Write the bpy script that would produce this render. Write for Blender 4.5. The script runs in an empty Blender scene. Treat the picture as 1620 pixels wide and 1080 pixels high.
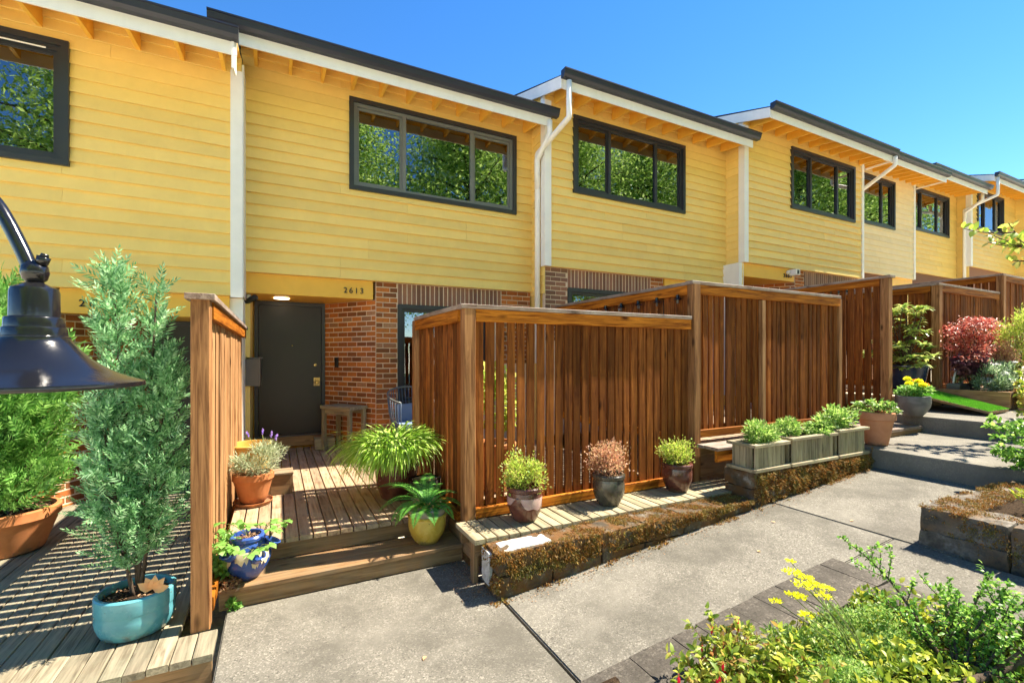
import bpy, bmesh, math, random
import numpy as np
from mathutils import Vector, Matrix, noise as mnoise

random.seed(7)
rng = np.random.default_rng(7)
D = bpy.data
SC = bpy.context.scene
COL = SC.collection
R = math.radians

# ------------------------------------------------------------------ camera, sky, sun, exposure
CAM_H = 1.7
cam_d = D.cameras.new("camera")
cam_d.sensor_width = 36.0
cam_d.lens = 731 / 1620 * 36.0
cam_d.shift_y = 23 / 1620
cam_d.clip_start = 0.02
cam_d.clip_end = 2000
cam = D.objects.new("camera", cam_d)
cam.location = (0, 0, CAM_H)
cam.rotation_euler = (R(90), 0, -math.atan2(.4534, .8913))
COL.objects.link(cam)
SC.camera = cam

SUN_EL, SUN_AZ_FRONT = 54.0, 7.0          # sun stands along +X, a few degrees in front of the facades
sun_vec = Vector((math.cos(R(SUN_EL)) * math.cos(R(SUN_AZ_FRONT)), -math.cos(R(SUN_EL)) * math.sin(R(SUN_AZ_FRONT)), math.sin(R(SUN_EL))))
world = D.worlds.new("World")
SC.world = world
world.use_nodes = True
wn = world.node_tree
bg = wn.nodes["Background"]
sky = wn.nodes.new("ShaderNodeTexSky")
sky.sky_type = 'NISHITA'
sky.sun_disc = False
sky.sun_elevation = R(SUN_EL)
sky.sun_rotation = math.atan2(sun_vec.x, sun_vec.y)
sky.air_density = 0.85
sky.dust_density = 0.0
sky.ozone_density = 1.6
hsv = wn.nodes.new("ShaderNodeHueSaturation"); hsv.inputs["Saturation"].default_value = 1.32; hsv.inputs["Hue"].default_value = .504
wn.links.new(sky.outputs[0], hsv.inputs["Color"]); wn.links.new(hsv.outputs[0], bg.inputs[0])
bg.inputs[1].default_value = 0.098
sun_d = D.lights.new("sun", 'SUN')
sun_d.energy = 5.0
sun_d.angle = R(0.5)
sun_d.color = (1.0, 0.91, 0.76)
sun = D.objects.new("sun", sun_d)
sun.rotation_euler = (-sun_vec).to_track_quat('-Z', 'Y').to_euler()
COL.objects.link(sun)
SC.view_settings.view_transform = 'Standard'
SC.view_settings.look = 'None'
SC.view_settings.gamma = 1.0
SC.view_settings.use_curve_mapping = False
SC.view_settings.exposure = 1.64

# ------------------------------------------------------------------ materials
MATS = {}
class NT:
    def __init__(s, name):
        s.m = D.materials.new(name); s.m.use_nodes = True
        s.t = s.m.node_tree; s.b = s.t.nodes["Principled BSDF"]; s.out = s.t.nodes["Material Output"]
    def n(s, typ, **kw):
        nd = s.t.nodes.new(typ)
        for k, v in kw.items():
            if k.startswith("i_"): nd.inputs[int(k[2:])].default_value = v
            else: setattr(nd, k, v)
        return nd
    def l(s, a, b): s.t.links.new(a, b)
    def coord(s, shift=True, scale=(1, 1, 1)):
        tc = s.n("ShaderNodeTexCoord")
        v = tc.outputs["Object"]
        if shift:
            oi = s.n("ShaderNodeObjectInfo")
            mu = s.n("ShaderNodeMath", operation='MULTIPLY'); mu.inputs[1].default_value = 57.3
            s.l(oi.outputs["Random"], mu.inputs[0])
            ad = s.n("ShaderNodeVectorMath", operation='ADD')
            s.l(v, ad.inputs[0]); s.l(mu.outputs[0], ad.inputs[1]); v = ad.outputs[0]
        mp = s.n("ShaderNodeMapping"); mp.inputs["Scale"].default_value = scale
        s.l(v, mp.inputs[0])
        return mp.outputs[0]
    def noise(s, vec, scale, detail=4, rough=.55, dist=0.0):
        nd = s.n("ShaderNodeTexNoise"); s.l(vec, nd.inputs["Vector"])
        nd.inputs["Scale"].default_value = scale; nd.inputs["Detail"].default_value = detail
        nd.inputs["Roughness"].default_value = rough; nd.inputs["Distortion"].default_value = dist
        return nd.outputs["Fac"]
    def ramp(s, fac, stops):
        nd = s.n("ShaderNodeValToRGB"); cr = nd.color_ramp
        while len(cr.elements) < len(stops): cr.elements.new(.5)
        for e, (p, c) in zip(cr.elements, stops):
            e.position = p; e.color = (c[0], c[1], c[2], 1) if hasattr(c, '__len__') else (c, c, c, 1)
        s.l(fac, nd.inputs[0]); return nd.outputs[0]
    def mix(s, fac, a, b, mode='MIX'):
        nd = s.n("ShaderNodeMix", data_type='RGBA', blend_type=mode)
        for sock, v in ((nd.inputs[0], fac), (nd.inputs[6], a), (nd.inputs[7], b)):
            if hasattr(v, 'is_linked'): s.l(v, sock)
            else: sock.default_value = v if not hasattr(v, '__len__') else (v[0], v[1], v[2], 1)
        return nd.outputs[2]
    def objvar(s, col, lo, hi):
        oi = s.n("ShaderNodeObjectInfo")
        mr = s.n("ShaderNodeMapRange"); mr.inputs[3].default_value = lo; mr.inputs[4].default_value = hi
        s.l(oi.outputs["Random"], mr.inputs[0])
        hs = s.n("ShaderNodeHueSaturation"); s.l(mr.outputs[0], hs.inputs["Value"])
        if hasattr(col, 'is_linked'): s.l(col, hs.inputs["Color"])
        else: hs.inputs["Color"].default_value = (*col, 1)
        return hs.outputs[0]
    def base(s, col):
        if hasattr(col, 'is_linked'): s.l(col, s.b.inputs["Base Color"])
        else: s.b.inputs["Base Color"].default_value = (*col, 1)
    def rough(s, v, spec=.5):
        s.b.inputs["Roughness"].default_value = v
        s.b.inputs["Specular IOR Level"].default_value = spec
    def bump(s, h, strength=.4, dist=.01):
        b = s.n("ShaderNodeBump"); b.inputs["Strength"].default_value = strength; b.inputs["Distance"].default_value = dist
        s.l(h, b.inputs["Height"]); s.l(b.outputs[0], s.b.inputs["Normal"])
    def done(s, key): MATS[key] = s.m; return s.m

def wood(key, dark, light, axis, rough=.6, var=(.75, 1.2), grey=None, spec=.4, gscale=34, knots=True):
    k = NT(key)
    sc = [1, 1, 1]; sc["xyz".index(axis)] = .055
    v = k.coord(True, tuple(sc))
    g = k.noise(v, gscale, 6, .62, .9)
    col = k.ramp(g, [(.36, dark), (.5, [(a + b) / 2 for a, b in zip(dark, light)]), (.66, light)])
    if knots:
        sc2 = [1, 1, 1]; sc2["xyz".index(axis)] = .35
        v2 = k.coord(True, tuple(sc2))
        vo = k.n("ShaderNodeTexVoronoi"); vo.inputs["Scale"].default_value = 6.5; k.l(v2, vo.inputs["Vector"])
        kf = k.ramp(vo.outputs["Distance"], [(.05, 1), (.16, 0)])
        col = k.mix(kf, col, [c * .45 for c in dark])
    if grey:
        b = k.noise(k.coord(True, (1, 1, 1)), 4.5, 5, .65)
        gf = k.ramp(b, [(.42, 0), (.68, .75)])
        col = k.mix(gf, col, grey)
    k.base(k.objvar(col, *var)); k.rough(rough, spec); k.bump(g, .35, .004)
    return k.done(key)

for ax in "xyz":
    wood("stain_" + ax, (.17, .040, .003), (.58, .20, .020), ax, .6, (.6, 1.2), spec=.12)
    wood("picket_" + ax, (.085, .022, .005), (.35, .118, .024), ax, .7, (.55, 1.25), spec=.10, grey=(.17, .052, .013))
    wood("tan_picket_" + ax, (.20, .085, .028), (.52, .29, .13), ax, .7, (.8, 1.15), spec=.2)  # lighter copy of the fence wood, sunlight put into its colour
    wood("post_" + ax, (.15, .060, .020), (.42, .205, .08), ax, .65, (.85, 1.1), spec=.2)
    wood("deck_" + ax, (.17, .105, .058), (.44, .30, .175), ax, .75, (.8, 1.2), grey=(.38, .31, .21), gscale=40)
    wood("olddeck_" + ax, (.125, .10, .062), (.33, .275, .185), ax, .8, (.75, 1.25), grey=(.25, .235, .16), gscale=40)
    wood("step_" + ax, (.15, .078, .030), (.36, .205, .09), ax, .7, (.85, 1.15), grey=(.23, .16, .09))
    wood("grey_wood_" + ax, (.16, .125, .07), (.44, .36, .23), ax, .8, (.75, 1.25), grey=(.33, .29, .17), gscale=40)
    wood("cap_" + ax, (.13, .075, .05), (.34, .25, .19), ax, .6, (.85, 1.15), grey=(.38, .33, .29), gscale=40)
    wood("tan_wood_" + ax, (.28, .14, .055), (.52, .30, .13), ax, .6, (.9, 1.1))

def paint(key, c, rough=.45, spec=.4, var=(1, 1), mott=.06, streak=0.0):
    k = NT(key)
    v = k.coord(True)
    n1 = k.noise(v, 3.0, 6, .65)
    col = k.mix(k.ramp(n1, [(.3, 0), (.7, 1)]), [x * (1 - mott) for x in c], [min(1, x * (1 + mott)) for x in c])
    if streak:
        v2 = k.coord(True, (9, 9, .5))
        st = k.ramp(k.noise(v2, 1.4, 5, .6), [(.52, 0), (.78, streak)])
        col = k.mix(st, col, [x * .55 for x in c])
    k.base(k.objvar(col, *var) if var != (1, 1) else col); k.rough(rough, spec)
    k.bump(k.noise(v, 60, 4), .12, .003)
    return k.done(key)
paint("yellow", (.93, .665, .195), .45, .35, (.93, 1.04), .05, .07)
paint("yellow_pale", (.88, .72, .40), .5, .4, (.94, 1.05), .06)  # paler clapboard tone for the set-back house
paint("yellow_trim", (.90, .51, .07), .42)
paint("white", (.88, .86, .81), .4, .4, (1, 1), .05, .10)
paint("black_frame", (.030, .032, .036), .38, .5)
paint("grey_frame", (.16, .17, .16), .35, .5)
paint("cream_frame", (.55, .55, .45), .35, .5)
paint("gutter", (.020, .022, .040), .32, .5, (1, 1), .15)
paint("roofing", (.03, .032, .042), .85, .3, (1, 1), .3)
paint("door", (.017, .012, .008), .38, .5, (1, 1), .1)
paint("black", (.009, .009, .011), .17, .6, (1, 1), .1)
paint("black_plastic", (.02, .02, .02), .45)
paint("mailbox", (.15, .13, .11), .5)
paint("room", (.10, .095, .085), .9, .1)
paint("blind", (.62, .66, .58), .8, .2)
paint("blind_dark", (.030, .032, .030), .8, .2)
paint("cushion", (.18, .24, .36), .9, .2)
paint("strand", (.10, .14, .20), .5, .4)
paint("mortar", (.74, .58, .42), .95, .2, (1, 1), .15)
paint("bulb", (.75, .72, .62), .15, .6)

def brick():
    k = NT("brick")
    oi = k.n("ShaderNodeObjectInfo")
    c = k.ramp(oi.outputs["Random"], [(0, (.20, .072, .026)), (.25, (.40, .115, .026)), (.5, (.55, .16, .030)), (.75, (.66, .21, .040)), (.92, (.25, .088, .034)), (1, (.50, .25, .12))])
    v = k.coord(True)
    n = k.noise(v, 38, 5, .7)
    c = k.mix(k.ramp(n, [(.35, 0), (.75, .55)]), c, (.17, .075, .03))
    k.base(c); k.rough(.85, .3); k.bump(k.noise(v, 110, 4), .35, .004)
    k.done("brick")
    k = NT("brick_brown")
    oi = k.n("ShaderNodeObjectInfo")
    c = k.ramp(oi.outputs["Random"], [(0, (.20, .10, .06)), (.5, (.29, .14, .085)), (.8, (.38, .18, .10)), (1, (.26, .15, .11))])
    n = k.noise(k.coord(True), 30, 5, .7)
    c = k.mix(k.ramp(n, [(.35, 0), (.75, .4)]), c, (.11, .065, .05))
    k.base(c); k.rough(.85, .3); k.bump(n, .3, .004)
    k.done("brick_brown")
brick()

def concrete(key, lo, hi, blotch, speck=240):
    k = NT(key)
    v = k.coord(False)
    f = k.noise(v, speck, 3, .7)
    vo = k.n("ShaderNodeTexVoronoi"); vo.inputs["Scale"].default_value = speck * .5; k.l(v, vo.inputs["Vector"])
    sp = k.n("ShaderNodeSeparateColor"); k.l(vo.outputs["Color"], sp.inputs[0])
    c = k.ramp(f, [(.32, lo), (.66, hi)])
    c = k.mix(k.ramp(sp.outputs[0], [(.70, 0), (.92, .55)]), c, [min(1, x * 1.7) for x in hi])
    c = k.mix(k.ramp(sp.outputs[1], [(.86, 0), (.97, .65)]), c, [x * .5 for x in lo])
    b = k.noise(v, 1.7, 7, .68)
    c = k.mix(k.ramp(b, [(.38, .85), (.58, 0)]), c, blotch)
    b3 = k.noise(v, .9, 5, .6, .8)
    c = k.mix(k.ramp(b3, [(.5, 0), (.66, .45)]), c, [min(1, x * 1.18) for x in hi])
    b2 = k.noise(v, 7, 6, .7, .4)
    c = k.mix(k.ramp(b2, [(.56, 0), (.75, .4)]), c, [x * .8 for x in blotch])
    cr = k.n("ShaderNodeTexVoronoi", feature='DISTANCE_TO_EDGE'); cr.inputs["Scale"].default_value = .55
    wv = k.n("ShaderNodeVectorMath", operation='ADD'); nz = k.n("ShaderNodeTexNoise"); nz.inputs["Scale"].default_value = 3; nz.inputs["Detail"].default_value = 6
    k.l(v, nz.inputs["Vector"]); k.l(v, wv.inputs[0]); k.l(nz.outputs["Color"], wv.inputs[1]); k.l(wv.outputs[0], cr.inputs["Vector"])
    c = k.mix(k.ramp(cr.outputs["Distance"], [(.0, .12), (.004, 0)]), c, [x * .35 for x in lo])
    k.base(c); k.rough(.9, .25)
    k.bump(f, .5, .006)
    return k.done(key)
concrete("concrete", (.108, .098, .078), (.222, .203, .166), (.10, .091, .072))
concrete("concrete_smooth", (.165, .15, .122), (.225, .206, .168), (.14, .128, .103), 400)
concrete("paver", (.055, .047, .038), (.15, .13, .105), (.05, .043, .034), 170)

def stone():
    k = NT("stone")
    v = k.coord(True)
    n = k.noise(v, 9, 8, .7)
    c = k.ramp(n, [(.3, (.045, .035, .025)), (.55, (.12, .095, .065)), (.74, (.34, .31, .26))])
    m = k.noise(v, 5, 6, .65)
    c = k.mix(k.ramp(m, [(.42, 0), (.56, .9)]), c, (.15, .07, .022))
    c = k.mix(k.ramp(k.noise(v, 14, 5, .6), [(.6, 0), (.75, .7)]), c, (.15, .14, .04))
    k.base(c); k.rough(.95, .2); k.bump(n, .9, .02)
    k.done("stone")
    k = NT("pale_stone")
    v = k.coord(True)
    n = k.noise(v, 22, 8, .7)
    k.base(k.ramp(n, [(.3, (.30, .27, .22)), (.6, (.62, .60, .55))])); k.rough(.95, .2); k.bump(n, .6, .01)
    k.done("pale_stone")
    k = NT("soil")
    v = k.coord(True)
    n = k.noise(v, 45, 6, .75)
    k.base(k.ramp(n, [(.3, (.018, .012, .008)), (.55, (.06, .038, .022)), (.75, (.14, .095, .055))])); k.rough(1, .1); k.bump(n, 1, .02)
    k.done("soil")
    k = NT("bounce_gravel")  # invented pale gravel, coloured to bounce warm fill onto the shaded facades
    v = k.coord(False)
    n = k.noise(v, 30, 7, .75)
    k.base(k.ramp(n, [(.3, (.46, .40, .30)), (.5, (.67, .60, .46)), (.7, (.80, .73, .59))])); k.rough(1, .1); k.bump(n, 1, .02)
    k.done("bounce_gravel")
stone()

def grey_stone():
    k = NT("grey_stone")
    v = k.coord(True)
    n = k.noise(v, 8, 9, .72)
    c = k.ramp(n, [(.3, (.05, .042, .032)), (.5, (.14, .12, .095)), (.72, (.36, .33, .29))])
    c = k.mix(k.ramp(k.noise(v, 4, 6, .65), [(.50, 0), (.62, .7)]), c, (.16, .085, .03))
    c = k.mix(k.ramp(k.noise(v, 17, 5, .6), [(.62, 0), (.72, .6)]), c, (.13, .13, .05))
    k.base(c); k.rough(.95, .2); k.bump(n, 1, .02); k.done("grey_stone")
grey_stone()
def glaze(key, c1, c2, rough=.12, scale=7, lo=.4, hi=.6, spec=.6):
    k = NT(key)
    v = k.coord(True)
    n = k.noise(v, scale, 4, .55, .6)
    tc = k.n("ShaderNodeTexCoord"); sp = k.n("ShaderNodeSeparateXYZ"); k.l(tc.outputs["Object"], sp.inputs[0])
    nd = k.noise(v, 16, 6, .7)
    mm = k.n("ShaderNodeMath", operation='MULTIPLY_ADD'); mm.inputs[1].default_value = 5.0; mm.inputs[2].default_value = -.12; k.l(sp.outputs[2], mm.inputs[0])
    sb = k.n("ShaderNodeMath", operation='SUBTRACT'); k.l(nd, sb.inputs[0]); k.l(mm.outputs[0], sb.inputs[1])
    dirt = k.ramp(sb.outputs[0], [(.42, 0), (.62, .7)])
    spots = k.ramp(k.noise(v, 60, 5, .7), [(.60, 0), (.75, .35)])
    col = k.mix(dirt, k.ramp(n, [(lo, c1), (hi, c2)]), (.12, .09, .06)); col = k.mix(spots, col, [min(1, x * 1.4 + .03) for x in c2])
    k.base(col); k.b.inputs["Specular IOR Level"].default_value = spec
    rr = k.ramp(k.noise(v, 11, 5, .65), [(.35, rough), (.7, min(1, rough + .22))]); k.l(rr, k.b.inputs["Roughness"])
    k.bump(k.noise(v, 25, 3), .06, .004)
    return k.done(key)
glaze("teal_glaze", (.085, .30, .36), (.12, .37, .42), .12)
glaze("yellow_glaze", (.50, .33, .05), (.60, .43, .08), .14, 12)
glaze("mustard_glaze", (.50, .30, .055), (.58, .38, .09), .3, 9)
glaze("blue_glaze", (.020, .055, .24), (.035, .09, .34), .1)
glaze("cream_glaze", (.55, .46, .29), (.65, .56, .38), .2)
glaze("brown_glaze", (.06, .018, .012), (.15, .055, .038), .1, 6, .35, .65)
glaze("drip_glaze", (.35, .22, .20), (.46, .32, .28), .12, 10)
glaze("dark_glaze", (.035, .032, .022), (.11, .10, .075), .12, 6, .35, .65)
glaze("navy_glaze", (.012, .018, .05), (.02, .035, .09), .1)
glaze("terracotta", (.42, .15, .05), (.52, .20, .075), .75, 9, .3, .7, .25)
glaze("pink_terracotta", (.47, .20, .105), (.55, .25, .14), .75, 9, .3, .7, .25)
glaze("grey_pot", (.10, .095, .09), (.17, .165, .155), .45, 5)
glaze("liner_pot", (.24, .21, .18), (.30, .27, .23), .6, 5)
glaze("brass", (.60, .38, .12), (.70, .46, .17), .25, 20)
MATS["brass"].node_tree.nodes["Principled BSDF"].inputs["Metallic"].default_value = 1.0

LEAF_GAIN = 1.7
def leafmat(key, cols, trans=.4, rough=.45, spec=.4):
    k = NT(key)
    ge = k.n("ShaderNodeNewGeometry")
    st = [(i / (len(cols) - 1), c) for i, c in enumerate(cols)]
    st = [(p, [min(.9, x * LEAF_GAIN) for x in c]) for p, c in st]
    c = k.ramp(ge.outputs["Random Per Island"], st)
    k.base(c); k.rough(rough, spec)
    tr = k.n("ShaderNodeBsdfTranslucent")
    hs = k.n("ShaderNodeHueSaturation"); hs.inputs["Hue"].default_value = .485; hs.inputs["Value"].default_value = 1.5; k.l(c, hs.inputs["Color"])
    k.l(hs.outputs[0], tr.inputs["Color"])
    mx = k.n("ShaderNodeMixShader"); mx.inputs[0].default_value = trans
    k.l(k.b.outputs[0], mx.inputs[1]); k.l(tr.outputs[0], mx.inputs[2]); k.l(mx.outputs[0], k.out.inputs[0])
    return k.done(key)
leafmat("lf_blue_conifer", [(.03, .10, .035), (.075, .18, .07), (.15, .29, .13), (.28, .42, .25)], .35)
leafmat("lf_conifer", [(.035, .11, .02), (.07, .18, .03), (.12, .25, .05), (.18, .33, .09)], .3)
leafmat("lf_tree", [(.07, .14, .02), (.13, .23, .035), (.22, .34, .07), (.32, .44, .14)], .5)
leafmat("lf_lime", [(.12, .21, .025), (.20, .29, .04), (.29, .36, .06), (.27, .25, .07), (.10, .13, .03)], .4)
leafmat("lf_golden", [(.05, .10, .010), (.11, .17, .015), (.19, .23, .022), (.25, .26, .03), (.04, .08, .01)], .4)
leafmat("lf_fuchsia", [(.05, .095, .012), (.10, .16, .018), (.18, .235, .03), (.26, .28, .05), (.18, .09, .03)], .45)
leafmat("lf_box", [(.035, .10, .012), (.07, .17, .022), (.13, .25, .04), (.22, .35, .08)], .4, .4, .28)
leafmat("lf_grass", [(.10, .20, .018), (.17, .30, .03), (.27, .40, .06), (.42, .50, .18)], .4)
leafmat("lf_fern", [(.03, .11, .014), (.06, .18, .024), (.10, .25, .035)], .3)
leafmat("lf_strawberry", [(.07, .17, .03), (.12, .25, .05), (.20, .34, .09)], .4)
leafmat("lf_lavender", [(.16, .20, .11), (.25, .29, .18), (.36, .38, .26)], .25, .7)
leafmat("lf_spirea", [(.27, .13, .07), (.34, .21, .11), (.33, .25, .12), (.20, .08, .045), (.36, .25, .16)], .35)
leafmat("lf_rhodo", [(.08, .15, .03), (.19, .26, .06), (.34, .36, .11)], .3, .35)
leafmat("lf_maple", [(.12, .022, .016), (.24, .052, .03), (.36, .15, .09), (.20, .07, .04)], .3)
leafmat("lf_plum", [(.045, .015, .025), (.09, .035, .05), (.16, .08, .08)], .3)
leafmat("lf_silver", [(.10, .17, .07), (.17, .25, .13), (.27, .34, .22)], .3, .6)
leafmat("lf_planter", [(.05, .13, .02), (.10, .20, .035), (.18, .28, .06), (.26, .33, .12)], .4)
leafmat("fl_red", [(.45, .01, .03), (.60, .02, .06)], .3)
leafmat("fl_yellow", [(.75, .55, .01), (.85, .68, .03)], .3)
leafmat("fl_orange", [(.80, .22, .01), (.85, .42, .01)], .3)
leafmat("fl_purple", [(.22, .14, .42), (.34, .24, .55)], .3)
leafmat("fl_white", [(.70, .70, .64), (.80, .80, .76)], .3)
leafmat("dry_leaf", [(.45, .24, .10), (.55, .32, .15)], .3)
leafmat("moss", [(.05, .03, .012), (.13, .065, .015), (.24, .10, .018), (.20, .14, .035), (.34, .27, .15), (.12, .11, .025), (.06, .045, .015)], .2, .9, .1)
leafmat("moss_green", [(.10, .09, .02), (.20, .17, .03), (.26, .22, .05), (.16, .08, .02)], .2, .9, .1)
leafmat("turf", [(.04, .17, .015), (.07, .25, .02), (.12, .33, .03)], .2, .7, .2)
leafmat("chips", [(.05, .03, .018), (.13, .075, .04), (.26, .16, .09), (.035, .02, .012)], .0, .9, .2)
def moss_tone(key, noise_scale, dark, mid, light, green):
    m = MATS[key]; t = m.node_tree; b = t.nodes["Principled BSDF"]
    tc = t.nodes.new("ShaderNodeTexCoord"); n = t.nodes.new("ShaderNodeTexNoise"); n.inputs["Scale"].default_value = noise_scale; n.inputs["Detail"].default_value = 6; n.inputs["Roughness"].default_value = .7
    t.links.new(tc.outputs["Object"], n.inputs["Vector"])
    r_ = t.nodes.new("ShaderNodeValToRGB"); cr_ = r_.color_ramp
    for q in range(3): cr_.elements.new(.5)
    for e, (p, c) in zip(cr_.elements, ((.30, dark), (.42, green), (.52, light), (.60, mid), (.68, green))): e.position = p; e.color = (*c, 1)
    t.links.new(n.outputs["Fac"], r_.inputs[0])
    mx = t.nodes.new("ShaderNodeMix"); mx.data_type = 'RGBA'; mx.inputs[0].default_value = .55
    old = b.inputs["Base Color"].links[0].from_socket
    t.links.new(old, mx.inputs[6]); t.links.new(r_.outputs[0], mx.inputs[7]); t.links.new(mx.outputs[2], b.inputs["Base Color"])
moss_tone("moss", 5.5, (.05, .028, .01), (.19, .075, .014), (.38, .15, .028), (.17, .19, .04))
def bark():
    for key, a, b in (("bark", (.035, .024, .016), (.14, .10, .07)), ("red_stem", (.14, .05, .03), (.26, .12, .08)), ("green_stem", (.10, .13, .03), (.22, .24, .08))):
        k = NT(key); v = k.coord(True, (1, 1, .3)); n = k.noise(v, 40, 5, .7)
        k.base(k.ramp(n, [(.3, a), (.7, b)])); k.rough(.9, .2); k.bump(n, .8, .01); k.done(key)
bark()
def glass():
    k = NT("glass")
    gl = k.n("ShaderNodeBsdfGlossy"); gl.inputs["Roughness"].default_value = .0; gl.inputs["Color"].default_value = (.95, .98, 1, 1)
    tr = k.n("ShaderNodeBsdfTransparent"); tr.inputs["Color"].default_value = (.6, .66, .62, 1)
    fr = k.n("ShaderNodeFresnel"); fr.inputs["IOR"].default_value = 2.9
    v = k.coord(False); nb = k.noise(v, 1.6, 2)
    b = k.n("ShaderNodeBump"); b.inputs["Strength"].default_value = .05; b.inputs["Distance"].default_value = .02
    k.l(nb, b.inputs["Height"]); k.l(b.outputs[0], gl.inputs["Normal"])
    mx = k.n("ShaderNodeMixShader"); k.l(fr.outputs[0], mx.inputs[0]); k.l(tr.outputs[0], mx.inputs[1]); k.l(gl.outputs[0], mx.inputs[2])
    k.l(mx.outputs[0], k.out.inputs[0]); k.done("glass")
    k = NT("lit"); k.b.inputs["Emission Color"].default_value = (1, .86, .6, 1); k.b.inputs["Emission Strength"].default_value = 2.5; k.base((.9, .85, .7)); k.done("lit")
glass()

# ------------------------------------------------------------------ mesh helpers
W = {}
def add(name, me, loc, parent=None, rot=None, kind=None):
    o = D.objects.new(name, me); COL.objects.link(o)
    loc = Vector(loc)
    W[o.name] = loc
    if parent is not None:
        o.parent = parent; o.location = loc - W[parent.name]
    else: o.location = loc
    if rot is not None: o.rotation_euler = rot
    if kind: o["kind"] = kind
    return o
def thing(name, loc, label, cat, group=None):
    o = add(name, None, loc)
    o.empty_display_size = .1
    tag(o, label, cat, group)
    return o
def tag(o, label, cat, group=None):
    o["label"] = label; o["category"] = cat
    if group: o["group"] = group
    return o
def mesh(name, V, F, mat, smooth=False):
    me = D.meshes.new(name)
    me.from_pydata([tuple(map(float, v)) for v in V], [], F)
    if isinstance(mat, str): me.materials.append(MATS[mat])
    if smooth: me.polygons.foreach_set("use_smooth", [True] * len(me.polygons))
    me.update(); return me
def mesh_np(name, V, F, mats, smooth=False, mi=None):
    V = np.asarray(V, dtype=np.float32).reshape(-1, 3); F = np.asarray(F, dtype=np.int32)
    me = D.meshes.new(name)
    me.vertices.add(len(V)); me.vertices.foreach_set("co", V.ravel())
    k = F.shape[1]
    me.loops.add(F.size); me.loops.foreach_set("vertex_index", F.ravel())
    me.polygons.add(len(F)); me.polygons.foreach_set("loop_start", np.arange(0, F.size, k, dtype=np.int32))
    me.polygons.foreach_set("loop_total", np.full(len(F), k, dtype=np.int32))
    for m in ([mats] if isinstance(mats, str) else mats): me.materials.append(MATS[m])
    if mi is not None: me.polygons.foreach_set("material_index", np.asarray(mi, dtype=np.int32))
    if smooth: me.polygons.foreach_set("use_smooth", np.ones(len(F), dtype=bool))
    me.update(calc_edges=True); me.validate(); return me
CACHE = {}
def boxmesh(dx, dy, dz, mat, ch=.003, axis=None):
    """box with chamfered long edges (octagonal prism along the longest axis)"""
    key = (round(dx, 4), round(dy, 4), round(dz, 4), mat, ch, axis)
    if key in CACHE: return CACHE[key]
    d = [dx, dy, dz]
    a = axis if axis is not None else d.index(max(d))
    u, w = [(1, 2), (2, 0), (0, 1)][a]
    hu, hw, h = d[u] / 2, d[w] / 2, d[a] / 2
    c = min(ch, hu * .45, hw * .45)
    prof = [(hu - c, -hw), (hu, -hw + c), (hu, hw - c), (hu - c, hw), (-hu + c, hw), (-hu, hw - c), (-hu, -hw + c), (-hu + c, -hw)]
    V = []
    for s in (-h, h):
        for pu, pw in prof:
            p = [0, 0, 0]; p[a] = s; p[u] = pu; p[w] = pw; V.append(p)
    F = [[i, (i + 1) % 8, 8 + (i + 1) % 8, 8 + i] for i in range(8)] + [list(range(7, -1, -1)), list(range(8, 16))]
    me = mesh("box", V, F, mat); CACHE[key] = me; return me
def box(name, x0, x1, y0, y1, z0, z1, mat, parent=None, ch=.003, rot=None, kind=None, axis=None):
    return add(name, boxmesh(abs(x1 - x0), abs(y1 - y0), abs(z1 - z0), mat, ch, axis), ((x0 + x1) / 2, (y0 + y1) / 2, (z0 + z1) / 2), parent, rot, kind)
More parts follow.
